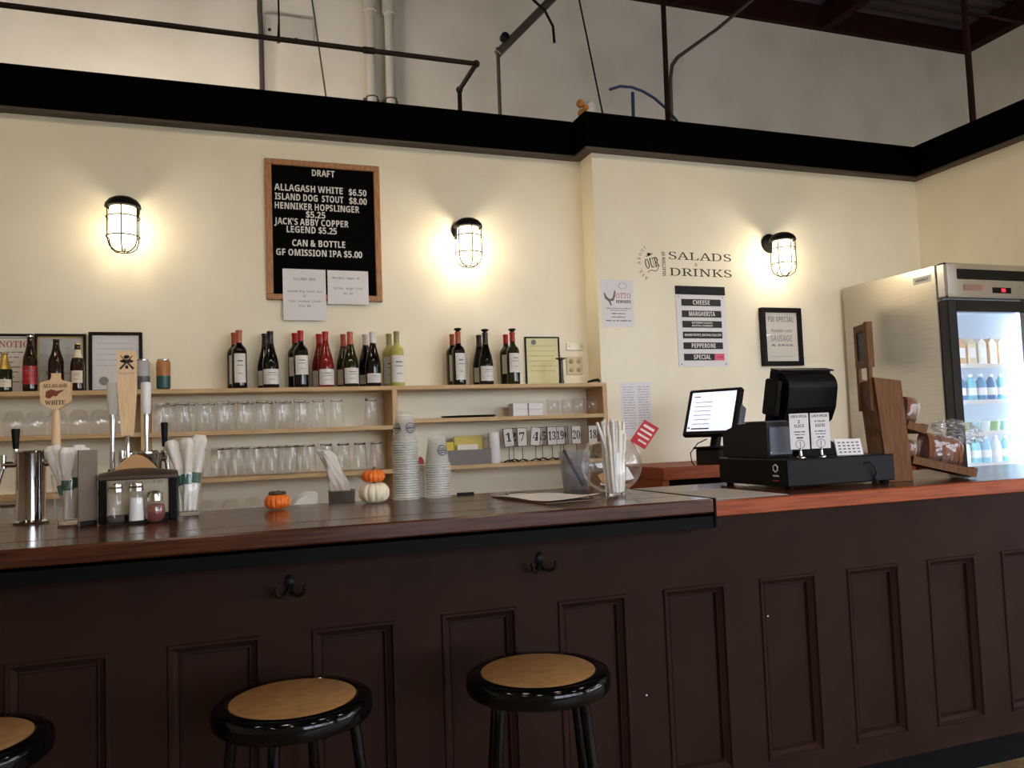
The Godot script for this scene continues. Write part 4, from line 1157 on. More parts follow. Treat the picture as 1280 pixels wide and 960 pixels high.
# ---------------------------------------------------------------- counter and screen at the back right
func back_counter() -> void:
	var o := thing("back_counter", "orange-brown wooden back counter with an open dark recess under it", "counter")
	part(o, "top_board", G.new().bb(Vector3(2.13, 1.015, -4.279), Vector3(3.84, 1.082, -3.70), 0.003), M.counter_edge)
	for x in [2.13, 2.98, 3.80]:
		part(o, "post", G.new().bb(Vector3(x, 0, -3.76), Vector3(x + 0.04, 1.016, -3.71), 0.002), M.counter_edge)
	part(o, "side_panel", G.new().bb(Vector3(2.135, 0.05, -4.27), Vector3(2.155, 1.016, -3.76)), M.counter_edge)
	part(o, "lower_shelf", G.new().bb(Vector3(2.15, 0.80, -4.27), Vector3(3.82, 0.83, -3.74)), M.counter_edge)
	part(o, "back_panel", G.new().bb(Vector3(2.15, 0.05, -4.27), Vector3(3.82, 1.016, -4.255)), M.toe)
	one("storage_tin", "small grey tin in the recess under the back counter", "tin", G.new().cyl(0.04, 0.83, 0.95, 20, Transform3D(Basis(), Vector3(2.25, 0.001, -3.82)), 0.004), M.conduit)
	one("storage_tin", "maroon tin in the recess under the back counter", "tin", G.new().cyl(0.045, 0.83, 0.93, 20, Transform3D(Basis(), Vector3(2.36, 0.001, -3.80)), 0.004), std(c8(96, 30, 40), 0.5))
	var s := thing("order_screen", "lit touch screen with a white order page on the back counter", "monitor", Vector3(2.53, 1.082, -3.80), -1.1)
	var b := Node3D.new()
	part(s, "base_box", G.new().box(Vector3(0.15, 0.085, 0.16), Vector3(0.0, 0.0425, 0.02), 0.006), M.dark_plastic)
	part(s, "foot", G.new().box(Vector3(0.17, 0.012, 0.18), Vector3(0.0, 0.091, 0.02), 0.004), M.black_plastic)
	part(s, "neck", G.new().tube([Vector3(0, 0.09, 0.02), Vector3(0, 0.14, 0.0), Vector3(0, 0.2, -0.01)], 0.028, 10), M.black_plastic)
	b.free()
	var tilt := Transform3D(Basis(Vector3.RIGHT, -0.40), Vector3(0.0, 0.281, 0.02))
	var hs := part(s, "housing", G.new().box(Vector3(0.325, 0.281, 0.035), Vector3.ZERO, 0.008).box(Vector3(0.24, 0.2, 0.03), Vector3(0, 0, -0.03), 0.01), M.black_plastic)
	hs.transform = tilt
	var page := StandardMaterial3D.new()
	page = glow(c8(226, 234, 255), 0.85)
	var sc := part(s, "lit_screen", G.new().bb(Vector3(-0.136, -0.114, 0.0165), Vector3(0.136, 0.118, 0.0185)), page)
	sc.transform = tilt
	var rows := [[-0.10, 0.092, 0.04, 0.006]]
	for k in 6:
		rows.append([-0.055, 0.058 - k * 0.026, 0.105, 0.003])
	var pr := print_rows(sc, rows, M.grey_ink, 0.0188)
	print_rows(sc, [[-0.055, -0.100, 0.11, 0.008]], std(c8(60, 50, 120), 0.6), 0.0188, "page_button")
	print_rows(sc, [[-0.125, -0.094, 0.014, 0.008]], std(c8(60, 50, 120), 0.6), 0.0188, "page_button")
	pr.name = "page_lines"
	part(s, "card_reader", G.new().box(Vector3(0.022, 0.13, 0.05), Vector3.ZERO, 0.008), M.blue_plastic_and_sheen).transform = tilt * Transform3D(Basis(), Vector3(0.170, -0.03, -0.01))
	var l := AreaLight3D.new()
	l.name = "screen_light"
	l.area_size = Vector2(0.26, 0.21)
	l.light_color = c8(226, 234, 255)
	l.light_energy = 0.02
	l.shadow_enabled = true
	l.area_range = 8.0
	l.transform = tilt * Transform3D(Basis(Vector3.UP, PI), Vector3(0, 0, 0.022))
	s.add_child(l, true)
	one("screen_cable", "thin black cable hanging from the lit screen's lower corner", "cable", G.new().tube([Vector3(2.405, 1.222, -3.70), Vector3(2.36, 1.20, -3.72), Vector3(2.325, 1.15, -3.74), Vector3(2.325, 1.10, -3.73), Vector3(2.345, 1.084, -3.74)], 0.003, 6), M.iron)

# ---------------------------------------------------------------- drinks fridge
func fridge() -> void:
	var o := thing("drinks_fridge", "tall stainless drinks fridge with a lit glass door", "fridge", Vector3(3.87, 0, -4.25))
	var w := 0.71
	part(o, "side_panel", G.new().bb(Vector3(0, 0.10, 0.0), Vector3(0.045, 2.175, 0.745), 0.004), M.stainless)
	part(o, "side_panel", G.new().bb(Vector3(w - 0.045, 0.10, 0.0), Vector3(w, 2.175, 0.745), 0.004), M.stainless)
	var liner := std(c8(226, 232, 238), 0.5)
	part(o, "back_panel", G.new().bb(Vector3(0.045, 0.10, 0.0), Vector3(w - 0.045, 2.0, 0.04)), liner)
	part(o, "inner_lining", G.new().bb(Vector3(0.045, 0.20, 0.04), Vector3(0.052, 1.95, 0.735)).bb(Vector3(w - 0.052, 0.20, 0.04), Vector3(w - 0.045, 1.95, 0.735)), liner)
	part(o, "inner_floor", G.new().bb(Vector3(0.045, 0.10, 0.04), Vector3(w - 0.045, 0.22, 0.74)), liner)
	part(o, "inner_roof", G.new().bb(Vector3(0.045, 1.95, 0.04), Vector3(w - 0.045, 2.172, 0.74)), liner)
	part(o, "kick_plate", G.new().bb(Vector3(0.0, 0.0, 0.03), Vector3(w, 0.10, 0.74)), M.black_plastic)
	var hd := part(o, "header", G.new().bb(Vector3(0.0, 1.972, 0.745), Vector3(w, 2.178, 0.815), 0.012), std(c8(206, 204, 204), 0.22, 1.0))
	part(hd, "vent_slot", G.new().bb(Vector3(0.085, 2.082, 0.812), Vector3(w - 0.03, 2.142, 0.818), 0.002), M.black_frame)
	part(hd, "maker_plate", G.new().bb(Vector3(0.13, 2.018, 0.812), Vector3(0.275, 2.052, 0.819), 0.002), std(c8(150, 110, 100), 0.35))
	part(hd, "control_panel", G.new().bb(Vector3(0.355, 2.006, 0.812), Vector3(0.50, 2.04, 0.819), 0.002), M.black_frame)
	part(hd, "red_display", G.new().bb(Vector3(0.42, 2.013, 0.818), Vector3(0.45, 2.033, 0.8205)), glow(c8(255, 40, 60), 1.2))
	var bd := part(o, "side_badge", G.new().bb(Vector3(-0.002, 2.085, 0.585), Vector3(0.002, 2.125, 0.715)), M.white_plastic)
	var bl := letters(bd, "EVEREST", 0.014, Vector3(-0.0022, 2.104, 0.65), M.ink, 0.09, "sans_bold", 0.0008)
	bl.rotation.y = -PI / 2
	# door
	var d := G.new()
	d.bb(Vector3(0.004, 0.12, 0.750), Vector3(0.072, 1.962, 0.812), 0.004)
	d.bb(Vector3(w - 0.072, 0.12, 0.750), Vector3(w - 0.004, 1.962, 0.812), 0.004)
	d.bb(Vector3(0.072, 1.895, 0.750), Vector3(w - 0.072, 1.962, 0.812), 0.004)
	d.bb(Vector3(0.072, 0.12, 0.750), Vector3(w - 0.072, 0.19, 0.812), 0.004)
	var door := part(o, "door", d, std(c8(10, 11, 13), 0.2))
	part(door, "glass_pane", G.new().bb(Vector3(0.07, 0.188, 0.795), Vector3(w - 0.07, 1.897, 0.800)), M.pane)
	part(door, "handle", G.new().tube([Vector3(w - 0.035, 0.95, 0.815), Vector3(w - 0.035, 0.97, 0.85), Vector3(w - 0.035, 1.45, 0.85), Vector3(w - 0.035, 1.47, 0.815)], 0.010, 8), M.chrome)
	# shelves
	var wires := shared("fridge_shelf", func():
		var g := G.new()
		for k in 17:
			g.bb(Vector3(0.06 + k * 0.0365, -0.003, 0.05), Vector3(0.063 + k * 0.0365, 0.0, 0.70))
		g.bb(Vector3(0.055, -0.008, 0.05), Vector3(w - 0.055, -0.002, 0.056)).bb(Vector3(0.055, -0.022, 0.694), Vector3(w - 0.055, 0.002, 0.704))
		return g.mesh(M.white_plastic))
	var levels := [1.60, 1.385, 1.20, 1.01, 0.80, 0.52]
	for y in levels:
		part(o, "wire_shelf", wires, null, Vector3(0, y, 0))
	var led := glow(c8(214, 232, 255), 5.0)
	for x in [0.062, w - 0.062]:
		part(o, "light_strip", G.new().bb(Vector3(x - 0.008, 0.30, 0.722), Vector3(x + 0.008, 1.90, 0.736)), led)
	for x in [0.08, w - 0.08]:
		var l := AreaLight3D.new()
		l.name = "fridge_light"
		l.area_size = Vector2(0.03, 1.55)
		l.light_color = c8(206, 228, 255)
		l.light_energy = 0.9
		l.area_range = 8.0
		l.shadow_enabled = true
		l.position = Vector3(x, 1.1, 0.735)
		o.add_child(l, true)
	# drinks
	var lists := [
		["pale carton", "drink_carton", 1.60, [c8(214, 196, 160), c8(196, 150, 104), c8(222, 214, 196)]],
		["blue plastic bottle", "drink_bottle", 1.385, [c8(60, 132, 176), c8(96, 176, 190), c8(40, 96, 150)]],
		["clear salad tub", "salad_tub", 1.20, [c8(140, 172, 110), c8(206, 214, 206), c8(150, 186, 190)]],
		["pale drink bottle", "drink_bottle", 1.01, [c8(120, 190, 196), c8(214, 222, 226), c8(140, 190, 214)]],
		["colourful soda can", "soda_can", 0.80, [c8(190, 40, 60), c8(40, 140, 110), c8(40, 110, 190)]],
	]
	for r in lists.size():
		var lst: Array = lists[r]
		for k in 7:
			var m := std(lst[3][(k * 2 + r) % 3], 0.3)
			var at := Vector3(3.87 + 0.105 + k * 0.083, lst[2] + 0.0015, -4.25 + 0.62)
			var t := thing(lst[1], "%s in the fridge, %s from the left on the %s shelf" % [lst[0], ORD[k], ["top", "second", "third", "fourth", "fifth"][r]], "drink" if r != 2 else "food tub", at, 0.0, lst[0] + "s in the fridge")
			if lst[1] == "drink_carton":
				part(t, "carton", shared("carton%d" % [(k * 2 + r) % 3], func(): return G.new().box(Vector3(0.066, 0.13, 0.066), Vector3(0, 0.065, 0), 0.004).slab([Vector2(-0.033, 0.13), Vector2(0.033, 0.13), Vector2(0.0, 0.16)], -0.03, 0.03).mesh(m)))
				part(t, "carton_label", shared("carton_label", func(): return G.new().bb(Vector3(-0.022, 0.04, 0.032), Vector3(0.022, 0.10, 0.034)).mesh(M.white_plastic)))
			elif lst[1] == "drink_bottle":
				part(t, "bottle_body", shared("pet%d%d" % [r, (k * 2 + r) % 3], func(): return G.new().lathe([Vector2(0, 0), Vector2(0.028, 0), Vector2(0.031, 0.006), Vector2(0.031, 0.09), Vector2(0.026, 0.115), Vector2(0.013, 0.135), Vector2(0.012, 0.145), Vector2(0, 0.145)], 20).mesh(m)))
				part(t, "bottle_cap", shared("pet_cap", func(): return G.new().cyl(0.0145, 0.14, 0.158, 16, Transform3D(), 0.002).mesh(M.white_plastic)))
				part(t, "paper_label", shared("pet_label", func(): return G.new().lathe([Vector2(0.0316, 0.03), Vector2(0.0316, 0.075)], 20).mesh(M.white_plastic)))
			elif lst[1] == "salad_tub":
				part(t, "tub", shared("tub%d" % [(k * 2 + r) % 3], func(): return G.new().lathe([Vector2(0, 0), Vector2(0.03, 0), Vector2(0.038, 0.055), Vector2(0.0, 0.056)], 18).mesh(m)))
				part(t, "lid", shared("tub_lid", func(): return G.new().lathe([Vector2(0.0405, 0.054), Vector2(0.0405, 0.06), Vector2(0.03, 0.072), Vector2(0, 0.076)], 18).mesh(M.pane)))
			else:
				part(t, "can_wall", shared("soda%d" % [(k * 2 + r) % 3], func(): return G.new().lathe([Vector2(0, 0), Vector2(0.026, 0), Vector2(0.031, 0.008), Vector2(0.031, 0.108), Vector2(0.026, 0.118)], 20).mesh(m)))
				part(t, "lid", shared("soda_lid", func(): return G.new().lathe([Vector2(0.027, 0.118), Vector2(0.027, 0.122), Vector2(0.024, 0.119), Vector2(0, 0.119)], 20).mesh(M.chrome)))

# ---------------------------------------------------------------- cash register on the lower counter
func register() -> void:
	var top := 1.158
	var o := thing("cash_drawer", "wide flat black cash drawer at the front of the counter", "cash drawer", Vector3(2.157, LOW_Y, -2.64))
	part(o, "case", G.new().box(Vector3(0.50, 0.100, 0.43), Vector3(0, 0.061, 0), 0.004), M.black_plastic)
	for s in [[-1, -1], [-1, 1], [1, -1], [1, 1]]:
		part(o, "rubber_foot", G.new().cyl(0.014, 0, 0.013, 14, Transform3D(Basis(), Vector3(0.22 * s[0], 0, 0.185 * s[1]))), M.toe)
	var bd := part(o, "maker_badge", G.new().ring(0.014, 0.003, 0.0, 6, 4, Transform3D(Basis(Vector3(0, 0, 1), PI / 2), Vector3(-0.2505, 0.078, 0.15))), M.white_letter)
	var side_print := print_rows(bd, [[0.0, 0.0, 0.034, 0.006]], M.white_letter, 0.0)
	side_print.transform = Transform3D(Basis(Vector3.UP, -PI / 2), Vector3(-0.2503, 0.050, 0.15))
	var red_print := print_rows(bd, [[0.0, 0.0, 0.036, 0.005]], M.red_ink, 0.0)
	red_print.transform = Transform3D(Basis(Vector3.UP, -PI / 2), Vector3(-0.2503, 0.032, 0.15))
	part(o, "rear_cable", G.new().tube([Vector3(0.10, 0.08, 0.214), Vector3(0.115, 0.088, 0.225), Vector3(0.13, 0.078, 0.23), Vector3(0.145, 0.05, 0.228), Vector3(0.15, 0.02, 0.222), Vector3(0.15, 0.004, 0.225)], [0.003, 0.003, 0.003, 0.003, 0.006, 0.003], 8), M.iron)
	part(o, "cable_plug", G.new().tube([Vector3(0.147, 0.034, 0.224), Vector3(0.15, 0.014, 0.222)], 0.005, 8), M.conduit)
	# receipt printer
	var p := thing("receipt_printer", "dark grey receipt printer on the left of the cash drawer", "printer", Vector3(1.984, top, -2.70), 0.0)
	part(p, "body", G.new().slab([Vector2(-0.14, 0.004), Vector2(0.14, 0.004), Vector2(0.145, 0.02), Vector2(0.145, 0.138), Vector2(0.06, 0.142), Vector2(-0.06, 0.13), Vector2(-0.145, 0.105), Vector2(-0.145, 0.02)], -0.058, 0.058, Transform3D(Basis(Vector3.UP, -PI / 2), Vector3.ZERO)), M.dark_plastic)
	part(p, "front_cover", G.new().box(Vector3(0.102, 0.108, 0.008), Vector3(0, 0.066, 0.147), 0.003), M.blue_plastic_and_sheen)  # daylight reflected by the printer front is put into this blue
	part(p, "paper_lid", G.new().box(Vector3(0.104, 0.006, 0.13), Vector3(0, 0.141, 0.06), 0.002), M.blue_plastic_and_sheen)
	part(p, "status_light", G.new().ball(Vector3(0.003, 0.003, 0.002), Vector3(-0.048, 0.022, 0.151), 8), M.white_letter)
	part(p, "feet", G.new().box(Vector3(0.11, 0.006, 0.25), Vector3(0, 0.002, 0)), M.toe)
	# terminal seen from behind
	var t := thing("register_terminal", "black register touch screen seen from behind with a rounded back", "register", Vector3(2.212, top, -2.70), 0.06)
	var tilt := Transform3D(Basis(Vector3.RIGHT, 0.24), Vector3(-0.01, 0.225, 0.02))
	part(t, "screen_housing", G.new().box(Vector3(0.30, 0.245, 0.032), Vector3(0, 0, -0.028), 0.008), M.black_plastic).transform = tilt
	var hump := []
	for k in 9:
		var a := PI * 0.5 * k / 8.0
		hump.append(Vector2(0.055 * sin(a), 0.05 + 0.06 * cos(a)))
	var prof := [Vector2(-0.015, 0.112)]
	prof.append_array(hump)
	prof.append_array([Vector2(0.058, -0.02), Vector2(0.045, -0.075), Vector2(0.015, -0.105), Vector2(-0.015, -0.108)])
	part(t, "rounded_back", G.new().slab(prof, -0.125, 0.125, Transform3D(Basis(Vector3.UP, -PI / 2), Vector3.ZERO)), M.black_plastic).transform = tilt
	part(t, "top_edge", G.new().box(Vector3(0.29, 0.006, 0.05), Vector3(0, 0.122, -0.02), 0.002), M.dark_plastic).transform = tilt
	part(t, "side_reader", G.new().box(Vector3(0.03, 0.145, 0.075), Vector3(-0.158, 0.012, 0.0), 0.006), M.black_plastic).transform = tilt
	part(t, "neck", G.new().slab([Vector2(-0.03, 0.09), Vector2(0.03, 0.16), Vector2(0.075, 0.15), Vector2(0.10, 0.10), Vector2(0.085, 0.02), Vector2(-0.05, 0.02)], -0.045, 0.045, Transform3D(Basis(Vector3.UP, -PI / 2), Vector3.ZERO)), M.dark_plastic)
	part(t, "foot", G.new().slab([Vector2(-0.09, 0.0), Vector2(0.15, 0.0), Vector2(0.15, 0.012), Vector2(0.06, 0.055), Vector2(-0.06, 0.03), Vector2(-0.09, 0.02)], -0.09, 0.09), M.black_plastic)
	# sign cards
	var rng := RandomNumberGenerator.new()
	rng.seed = 21
	var cards := [[2.012, "left"], [2.108, "right"]]
	for c in cards:
		var s := thing("card_stand", "%s white lunch special card in a small chrome clip stand" % c[1], "sign card", Vector3(c[0], top, -2.475), -0.42, "lunch special cards")
		part(s, "clip_base", G.new().lathe([Vector2(0, 0), Vector2(0.018, 0), Vector2(0.018, 0.004), Vector2(0.006, 0.010), Vector2(0.004, 0.03), Vector2(0, 0.031)], 18), M.chrome)
		part(s, "clip_jaw", G.new().ball(Vector3(0.007, 0.007, 0.006), Vector3(0, 0.032, 0), 12), M.chrome)
		var cd := part(s, "card", G.new().box(Vector3(0.070, 0.134, 0.0012), Vector3(0, 0.100, 0.0)), M.paper)
		letters(cd, "LUNCH SPECIAL", 0.010, Vector3(0, 0.156, 0.0008), M.ink, 0.060, "sans_bold", 0.0004)
		letters(cd, "SLICE" if c[1] == "left" else "SLICES", 0.011, Vector3(0, 0.120, 0.0008), M.ink, 0.036, "sans_bold", 0.0004)
		letters(cd, "2" if c[1] == "left" else "& SALAD", 0.012 if c[1] == "left" else 0.007, Vector3(0, 0.136, 0.0008), M.ink, 0.0, "sans_bold", 0.0004)
		var rows := []
		word_row(rows, rng, -0.020, 0.020, 0.098, 0.005)
		word_row(rows, rng, -0.018, 0.018, 0.088, 0.004)
		word_row(rows, rng, -0.012, 0.012, 0.076, 0.006)
		print_rows(cd, rows, M.ink, 0.0006)
		part(cd, "emblem", G.new().ring(0.016, 0.0008, 0.0, 24, 4, Transform3D(Basis(Vector3.RIGHT, PI / 2), Vector3(0.0, 0.052, 0.0008))).bb(Vector3(-0.001, 0.04, 0.0004), Vector3(0.001, 0.064, 0.0012)), M.ink)
	var k := thing("desk_calendar", "small white card leaning on the right end of the cash drawer", "card", Vector3(2.265, top, -2.50), -0.30)
	var leaf := part(k, "card", G.new().box(Vector3(0.104, 0.066, 0.006), Vector3(0, 0.033, 0), 0.001), M.paper)
	leaf.transform = Transform3D(Basis(Vector3.RIGHT, -0.35) * Basis(Vector3(0, 0, 1), 0.0), Vector3.ZERO)
	var rows2 := []
	for i in 4:
		for j in 5:
			rows2.append([-0.036 + j * 0.018, 0.012 + i * 0.013, 0.011, 0.006])
	print_rows(leaf, rows2, M.grey_ink, 0.0032)

# ---------------------------------------------------------------- bread rack
func crumple(c: Vector3, r: Vector3, seed_: int, rough: float, power := 2.6) -> G:
	var nz := FastNoiseLite.new()
	nz.seed = seed_
	nz.frequency = 1.0
	nz.fractal_octaves = 3
	return G.new().surf(44, 24, func(u, v):
		var a: float = -u * TAU
		var b: float = (clampf(v, 0.0, 1.0) - 0.5) * PI
		var d := Vector3(cos(a) * cos(b), sin(b), sin(a) * cos(b))
		var k := pow(pow(absf(d.x), power) + pow(absf(d.y), power) + pow(absf(d.z), power), -1.0 / power)
		var n: float = nz.get_noise_3dv(d * 2.6 + Vector3(seed_, 0, 0)) + 0.5 * absf(nz.get_noise_3dv(d * 6.5))
		return c + d * k * r * (1.0 + rough * n))

func slice_mesh() -> ArrayMesh:
	return shared("slice", func():
		var q := []
		for k in 20:
			var a := TAU * k / 20.0
			var d := Vector2(cos(a), sin(a))
			var s := pow(pow(absf(d.x), 3.2) + pow(absf(d.y), 3.2), -1.0 / 3.2)
			q.append(Vector2(d.x * s * 0.052, d.y * s * (0.052 if d.y < 0 else 0.056)))
		return G.new().slab(q, -0.0065, 0.0065, Transform3D(Basis(Vector3.UP, PI / 2), Vector3.ZERO)).mesh(M.bread))

func bread_rack() -> void:
	var base := Vector3(2.402, LOW_Y, -2.497)
	var turn := -0.38
	var o := thing("bread_rack", "brown wooden bread rack with sloping trays on the counter", "bread rack", base, turn)
	var side := [Vector2(0.0, 0.412), Vector2(0.104, 0.395), Vector2(0.127, 0.0), Vector2(0.032, 0.0)]
	part(o, "side_board", G.new().slab(side, -0.022, 0.0), M.rack_wood)
	part(o, "side_board", G.new().slab(side, -0.165, -0.143), M.rack_wood)
	part(o, "back_rail", G.new().bb(Vector3(-0.002, 0.30, -0.143), Vector3(0.02, 0.40, -0.022), 0.002), M.rack_wood)
	part(o, "back_rail", G.new().bb(Vector3(0.05, 0.02, -0.143), Vector3(0.065, 0.10, -0.022), 0.002), M.rack_wood)
	for z in [-0.028, -0.135]:
		part(o, "back_post", G.new().bb(Vector3(-0.012, 0.28, z - 0.010), Vector3(0.004, 0.455, z + 0.010), 0.002), M.rack_wood)
	# trays run down to the right
	var tr := func(a: Vector2, b: Vector2, th: float):
		var d := (b - a).normalized()
		var n := Vector2(-d.y, d.x)
		var g := G.new().slab([a, b, b + n * th, a + n * th], -0.146, -0.02)
		for z in [[-0.022, 0.004], [-0.169, -0.143]]:
			g.slab([a - n * 0.006, b - n * 0.006, b + n * 0.024, a + n * 0.024], z[0], z[1])
		g.slab([b - n * 0.006, b + d * 0.018 - n * 0.006, b + d * 0.018 + n * 0.03, b + n * 0.03], -0.169, 0.004)
		return g
	part(o, "tray", tr.call(Vector2(0.115, 0.212), Vector2(0.170, 0.193), 0.010), M.rack_wood)
	part(o, "tray", tr.call(Vector2(0.128, 0.074), Vector2(0.350, 0.016), 0.010), M.rack_wood)
	var ch := thing("chalk_sign", "small wooden framed chalkboard sign on posts above the bread rack", "sign", base + Basis(Vector3.UP, turn) * Vector3(-0.004, 0.455, -0.012), turn)
	var g := G.new()
	g.bb(Vector3(-0.008, 0, -0.135), Vector3(0.010, 0.03, 0.0)).bb(Vector3(-0.008, 0.145, -0.135), Vector3(0.010, 0.175, 0.0)).bb(Vector3(-0.008, 0.03, -0.135), Vector3(0.010, 0.145, -0.11)).bb(Vector3(-0.010, -0.002, -0.026), Vector3(0.014, 0.18, 0.004))
	part(ch, "frame", g, M.rack_wood)
	part(ch, "slate", G.new().bb(Vector3(-0.003, 0.03, -0.11), Vector3(0.004, 0.145, -0.026)), std(c8(52, 50, 50), 0.6))
	# loaves in clear bags
	var slope := -0.255
	var loaf := func(label: String, at: Vector3, tilt: float, n: int, k: float, sd: int):
		var t := thing("bagged_loaf", label, "bread", base + Basis(Vector3.UP, turn) * at, turn, "bagged loaves")
		var tf := Transform3D(Basis(Vector3(0, 0, 1), tilt), Vector3.ZERO)
		for i in n:
			var s := part(t, "slice", slice_mesh())
			s.transform = tf * Transform3D(Basis(Vector3(0, 0, 1), 0.22).scaled(Vector3(k, k, k) * (1.0 - 0.05 * (i % 3) + 0.02 * (i % 2))), Vector3((i - (n - 1) * 0.5) * 0.0162 * k, 0.056 * k, 0))
		part(t, "clear_bag", crumple(Vector3(0, 0.058 * k, 0), Vector3(n * 0.0085 * k + 0.010, 0.057 * k, 0.0525 * k), sd, 0.02, 3.4), M.bag).transform = tf
		return [t, tf]
	var r1: Array = loaf.call("large sliced brown loaf in a clear bag on the lower tray", Vector3(0.260, 0.056, -0.083), slope, 8, 1.04, 3)
	part(r1[0], "bag_neck", crumple(Vector3(0.055, 0.147, 0.0), Vector3(0.09, 0.036, 0.045), 9, 0.5, 2.0), M.bag).transform = r1[1]
	loaf.call("smaller brown loaf in a clear bag at the back of the lower tray", Vector3(0.143, 0.089, -0.083), slope, 3, 0.64, 5)
	loaf.call("small sliced brown loaf in a clear bag on the upper tray", Vector3(0.140, 0.224, -0.083), -0.34, 3, 0.95, 8)

# ---------------------------------------------------------------- beer towers and tap handles
func faucet(t: Node3D, at: Vector3, out: Vector3) -> MeshInstance3D:
	var f := G.new()
	f.tube([at - out * 0.03, at + out * 0.035], 0.010, 10)
	f.tube([at + out * 0.03, at + out * 0.035 + Vector3(0, -0.02, 0), at + out * 0.045 + Vector3(0, -0.06, 0)], 0.007, 8)
	f.cyl(0.009, -0.012, 0.030, 12, Transform3D(Basis(), at + out * 0.03))
	return part(t, "faucet", f, M.chrome)

func taps() -> void:
	var o := thing("beer_tower", "chrome cylinder beer tower at the left end of the bar", "beer tower", Vector3(-0.590, BAR_Y, -2.885))
	part(o, "column", G.new().lathe([Vector2(0, 0), Vector2(0.05, 0), Vector2(0.052, 0.006), Vector2(0.0415, 0.012), Vector2(0.0415, 0.218), Vector2(0.043, 0.222), Vector2(0.041, 0.226), Vector2(0, 0.227)], 40), M.chrome)
	faucet(o, Vector3(-0.045, 0.185, 0.0), Vector3(-1, 0, 0))
	faucet(o, Vector3(0.045, 0.185, 0.0), Vector3(1, 0, 0))
	part(o, "spout_tip", G.new().tube([Vector3(-0.092, 0.13, 0), Vector3(-0.096, 0.10, 0)], 0.009, 8), M.black_plastic)
	var h := thing("tap_handle", "plain black tap handle left of the chrome tower", "tap handle", Vector3(-0.632, BAR_Y + 0.215, -2.885), 0.0, "beer tap handles")
	part(h, "ferrule", G.new().cyl(0.009, -0.03, 0.018, 14), M.chrome)
	part(h, "grip", G.new().lathe([Vector2(0, 0.015), Vector2(0.008, 0.015), Vector2(0.0125, 0.078), Vector2(0.0115, 0.081), Vector2(0, 0.082)], 18), M.black_plastic)
	# six-sided wooden handle with lettering
	var a := thing("tap_handle", "wooden six-sided tap handle lettered with a white beer's name", "tap handle", Vector3(-0.520, BAR_Y + 0.215, -2.885), -0.10, "beer tap handles")
	part(a, "shaft", G.new().lathe([Vector2(0, 0), Vector2(0.011, 0), Vector2(0.014, 0.05), Vector2(0.012, 0.12), Vector2(0.010, 0.145), Vector2(0, 0.145)], 18), M.light_wood)
	part(a, "ferrule", G.new().cyl(0.009, -0.03, 0.004, 14), M.chrome)
	var sh := part(a, "shield", G.new().slab([Vector2(0, 0.135), Vector2(0.022, 0.147), Vector2(0.043, 0.162), Vector2(0.045, 0.224), Vector2(0.014, 0.234), Vector2(0.011, 0.245), Vector2(0.012, 0.254), Vector2(-0.012, 0.254), Vector2(-0.011, 0.245), Vector2(-0.014, 0.234), Vector2(-0.045, 0.224), Vector2(-0.043, 0.162), Vector2(-0.022, 0.147)], -0.010, 0.010), M.light_wood)
	letters(sh, "ALLAGASH", 0.011, Vector3(0, 0.214, 0.0102), M.brown_ink, 0.070, "serif_bold", 0.0008)
	letters(sh, "WHITE", 0.013, Vector3(0, 0.160, 0.0102), M.brown_ink, 0.058, "serif_bold", 0.0008)
	part(sh, "emblem", G.new().slab([Vector2(-0.028, 0.178), Vector2(-0.016, 0.173), Vector2(-0.006, 0.182), Vector2(0.004, 0.180), Vector2(0.010, 0.189), Vector2(0.028, 0.201), Vector2(0.004, 0.198), Vector2(-0.012, 0.203), Vector2(-0.026, 0.196)], 0.0098, 0.0108), std(c8(116, 54, 30), 0.6))
	# second tower with the broad paddle
	var t := thing("beer_tower", "short chrome beer tower half hidden behind the napkin holder", "beer tower", Vector3(-0.262, BAR_Y, -2.875))
	part(t, "column", G.new().lathe([Vector2(0, 0), Vector2(0.06, 0), Vector2(0.062, 0.006), Vector2(0.052, 0.012), Vector2(0.052, 0.200), Vector2(0.0545, 0.206), Vector2(0.052, 0.212), Vector2(0, 0.214)], 40), M.chrome)
	faucet(t, Vector3(-0.050, 0.185, 0.03), Vector3(-0.5, 0, 0.0))
	faucet(t, Vector3(0.052, 0.185, 0.0), Vector3(0.4, 0, 0))
	part(t, "tap_rail", G.new().tube([Vector3(-0.115, 0.145, -0.052), Vector3(0.0, 0.145, -0.052)], 0.011, 10), M.chrome)
	var p := thing("tap_handle", "tall tapered pale wood paddle tap handle with crossed oars emblem", "tap handle", Vector3(-0.309, BAR_Y + 0.215, -2.84), 0.0, "beer tap handles")
	part(p, "ferrule", G.new().lathe([Vector2(0, -0.03), Vector2(0.011, -0.03), Vector2(0.008, 0.0), Vector2(0.0075, 0.040), Vector2(0.010, 0.050), Vector2(0, 0.05)], 16), M.chrome)
	var bl := part(p, "blade", G.new().slab([Vector2(-0.017, 0.048), Vector2(0.017, 0.048), Vector2(0.028, 0.20), Vector2(0.028, 0.318), Vector2(0.026, 0.321), Vector2(-0.026, 0.321), Vector2(-0.028, 0.318), Vector2(-0.028, 0.20)], -0.012, 0.012), M.light_wood)
	var em := G.new()
	em.tube([Vector3(-0.020, 0.262, 0.0122), Vector3(0.018, 0.305, 0.0122)], [0.0035, 0.0012], 6).tube([Vector3(0.020, 0.262, 0.0122), Vector3(-0.018, 0.305, 0.0122)], [0.0035, 0.0012], 6)
	em.ball(Vector3(0.020, 0.006, 0.001), Vector3(0, 0.287, 0.0125), 16).ball(Vector3(0.009, 0.006, 0.001), Vector3(0, 0.301, 0.0125), 14).ball(Vector3(0.005, 0.006, 0.001), Vector3(0, 0.268, 0.0125), 12)
	part(bl, "emblem", em, M.brown_ink)
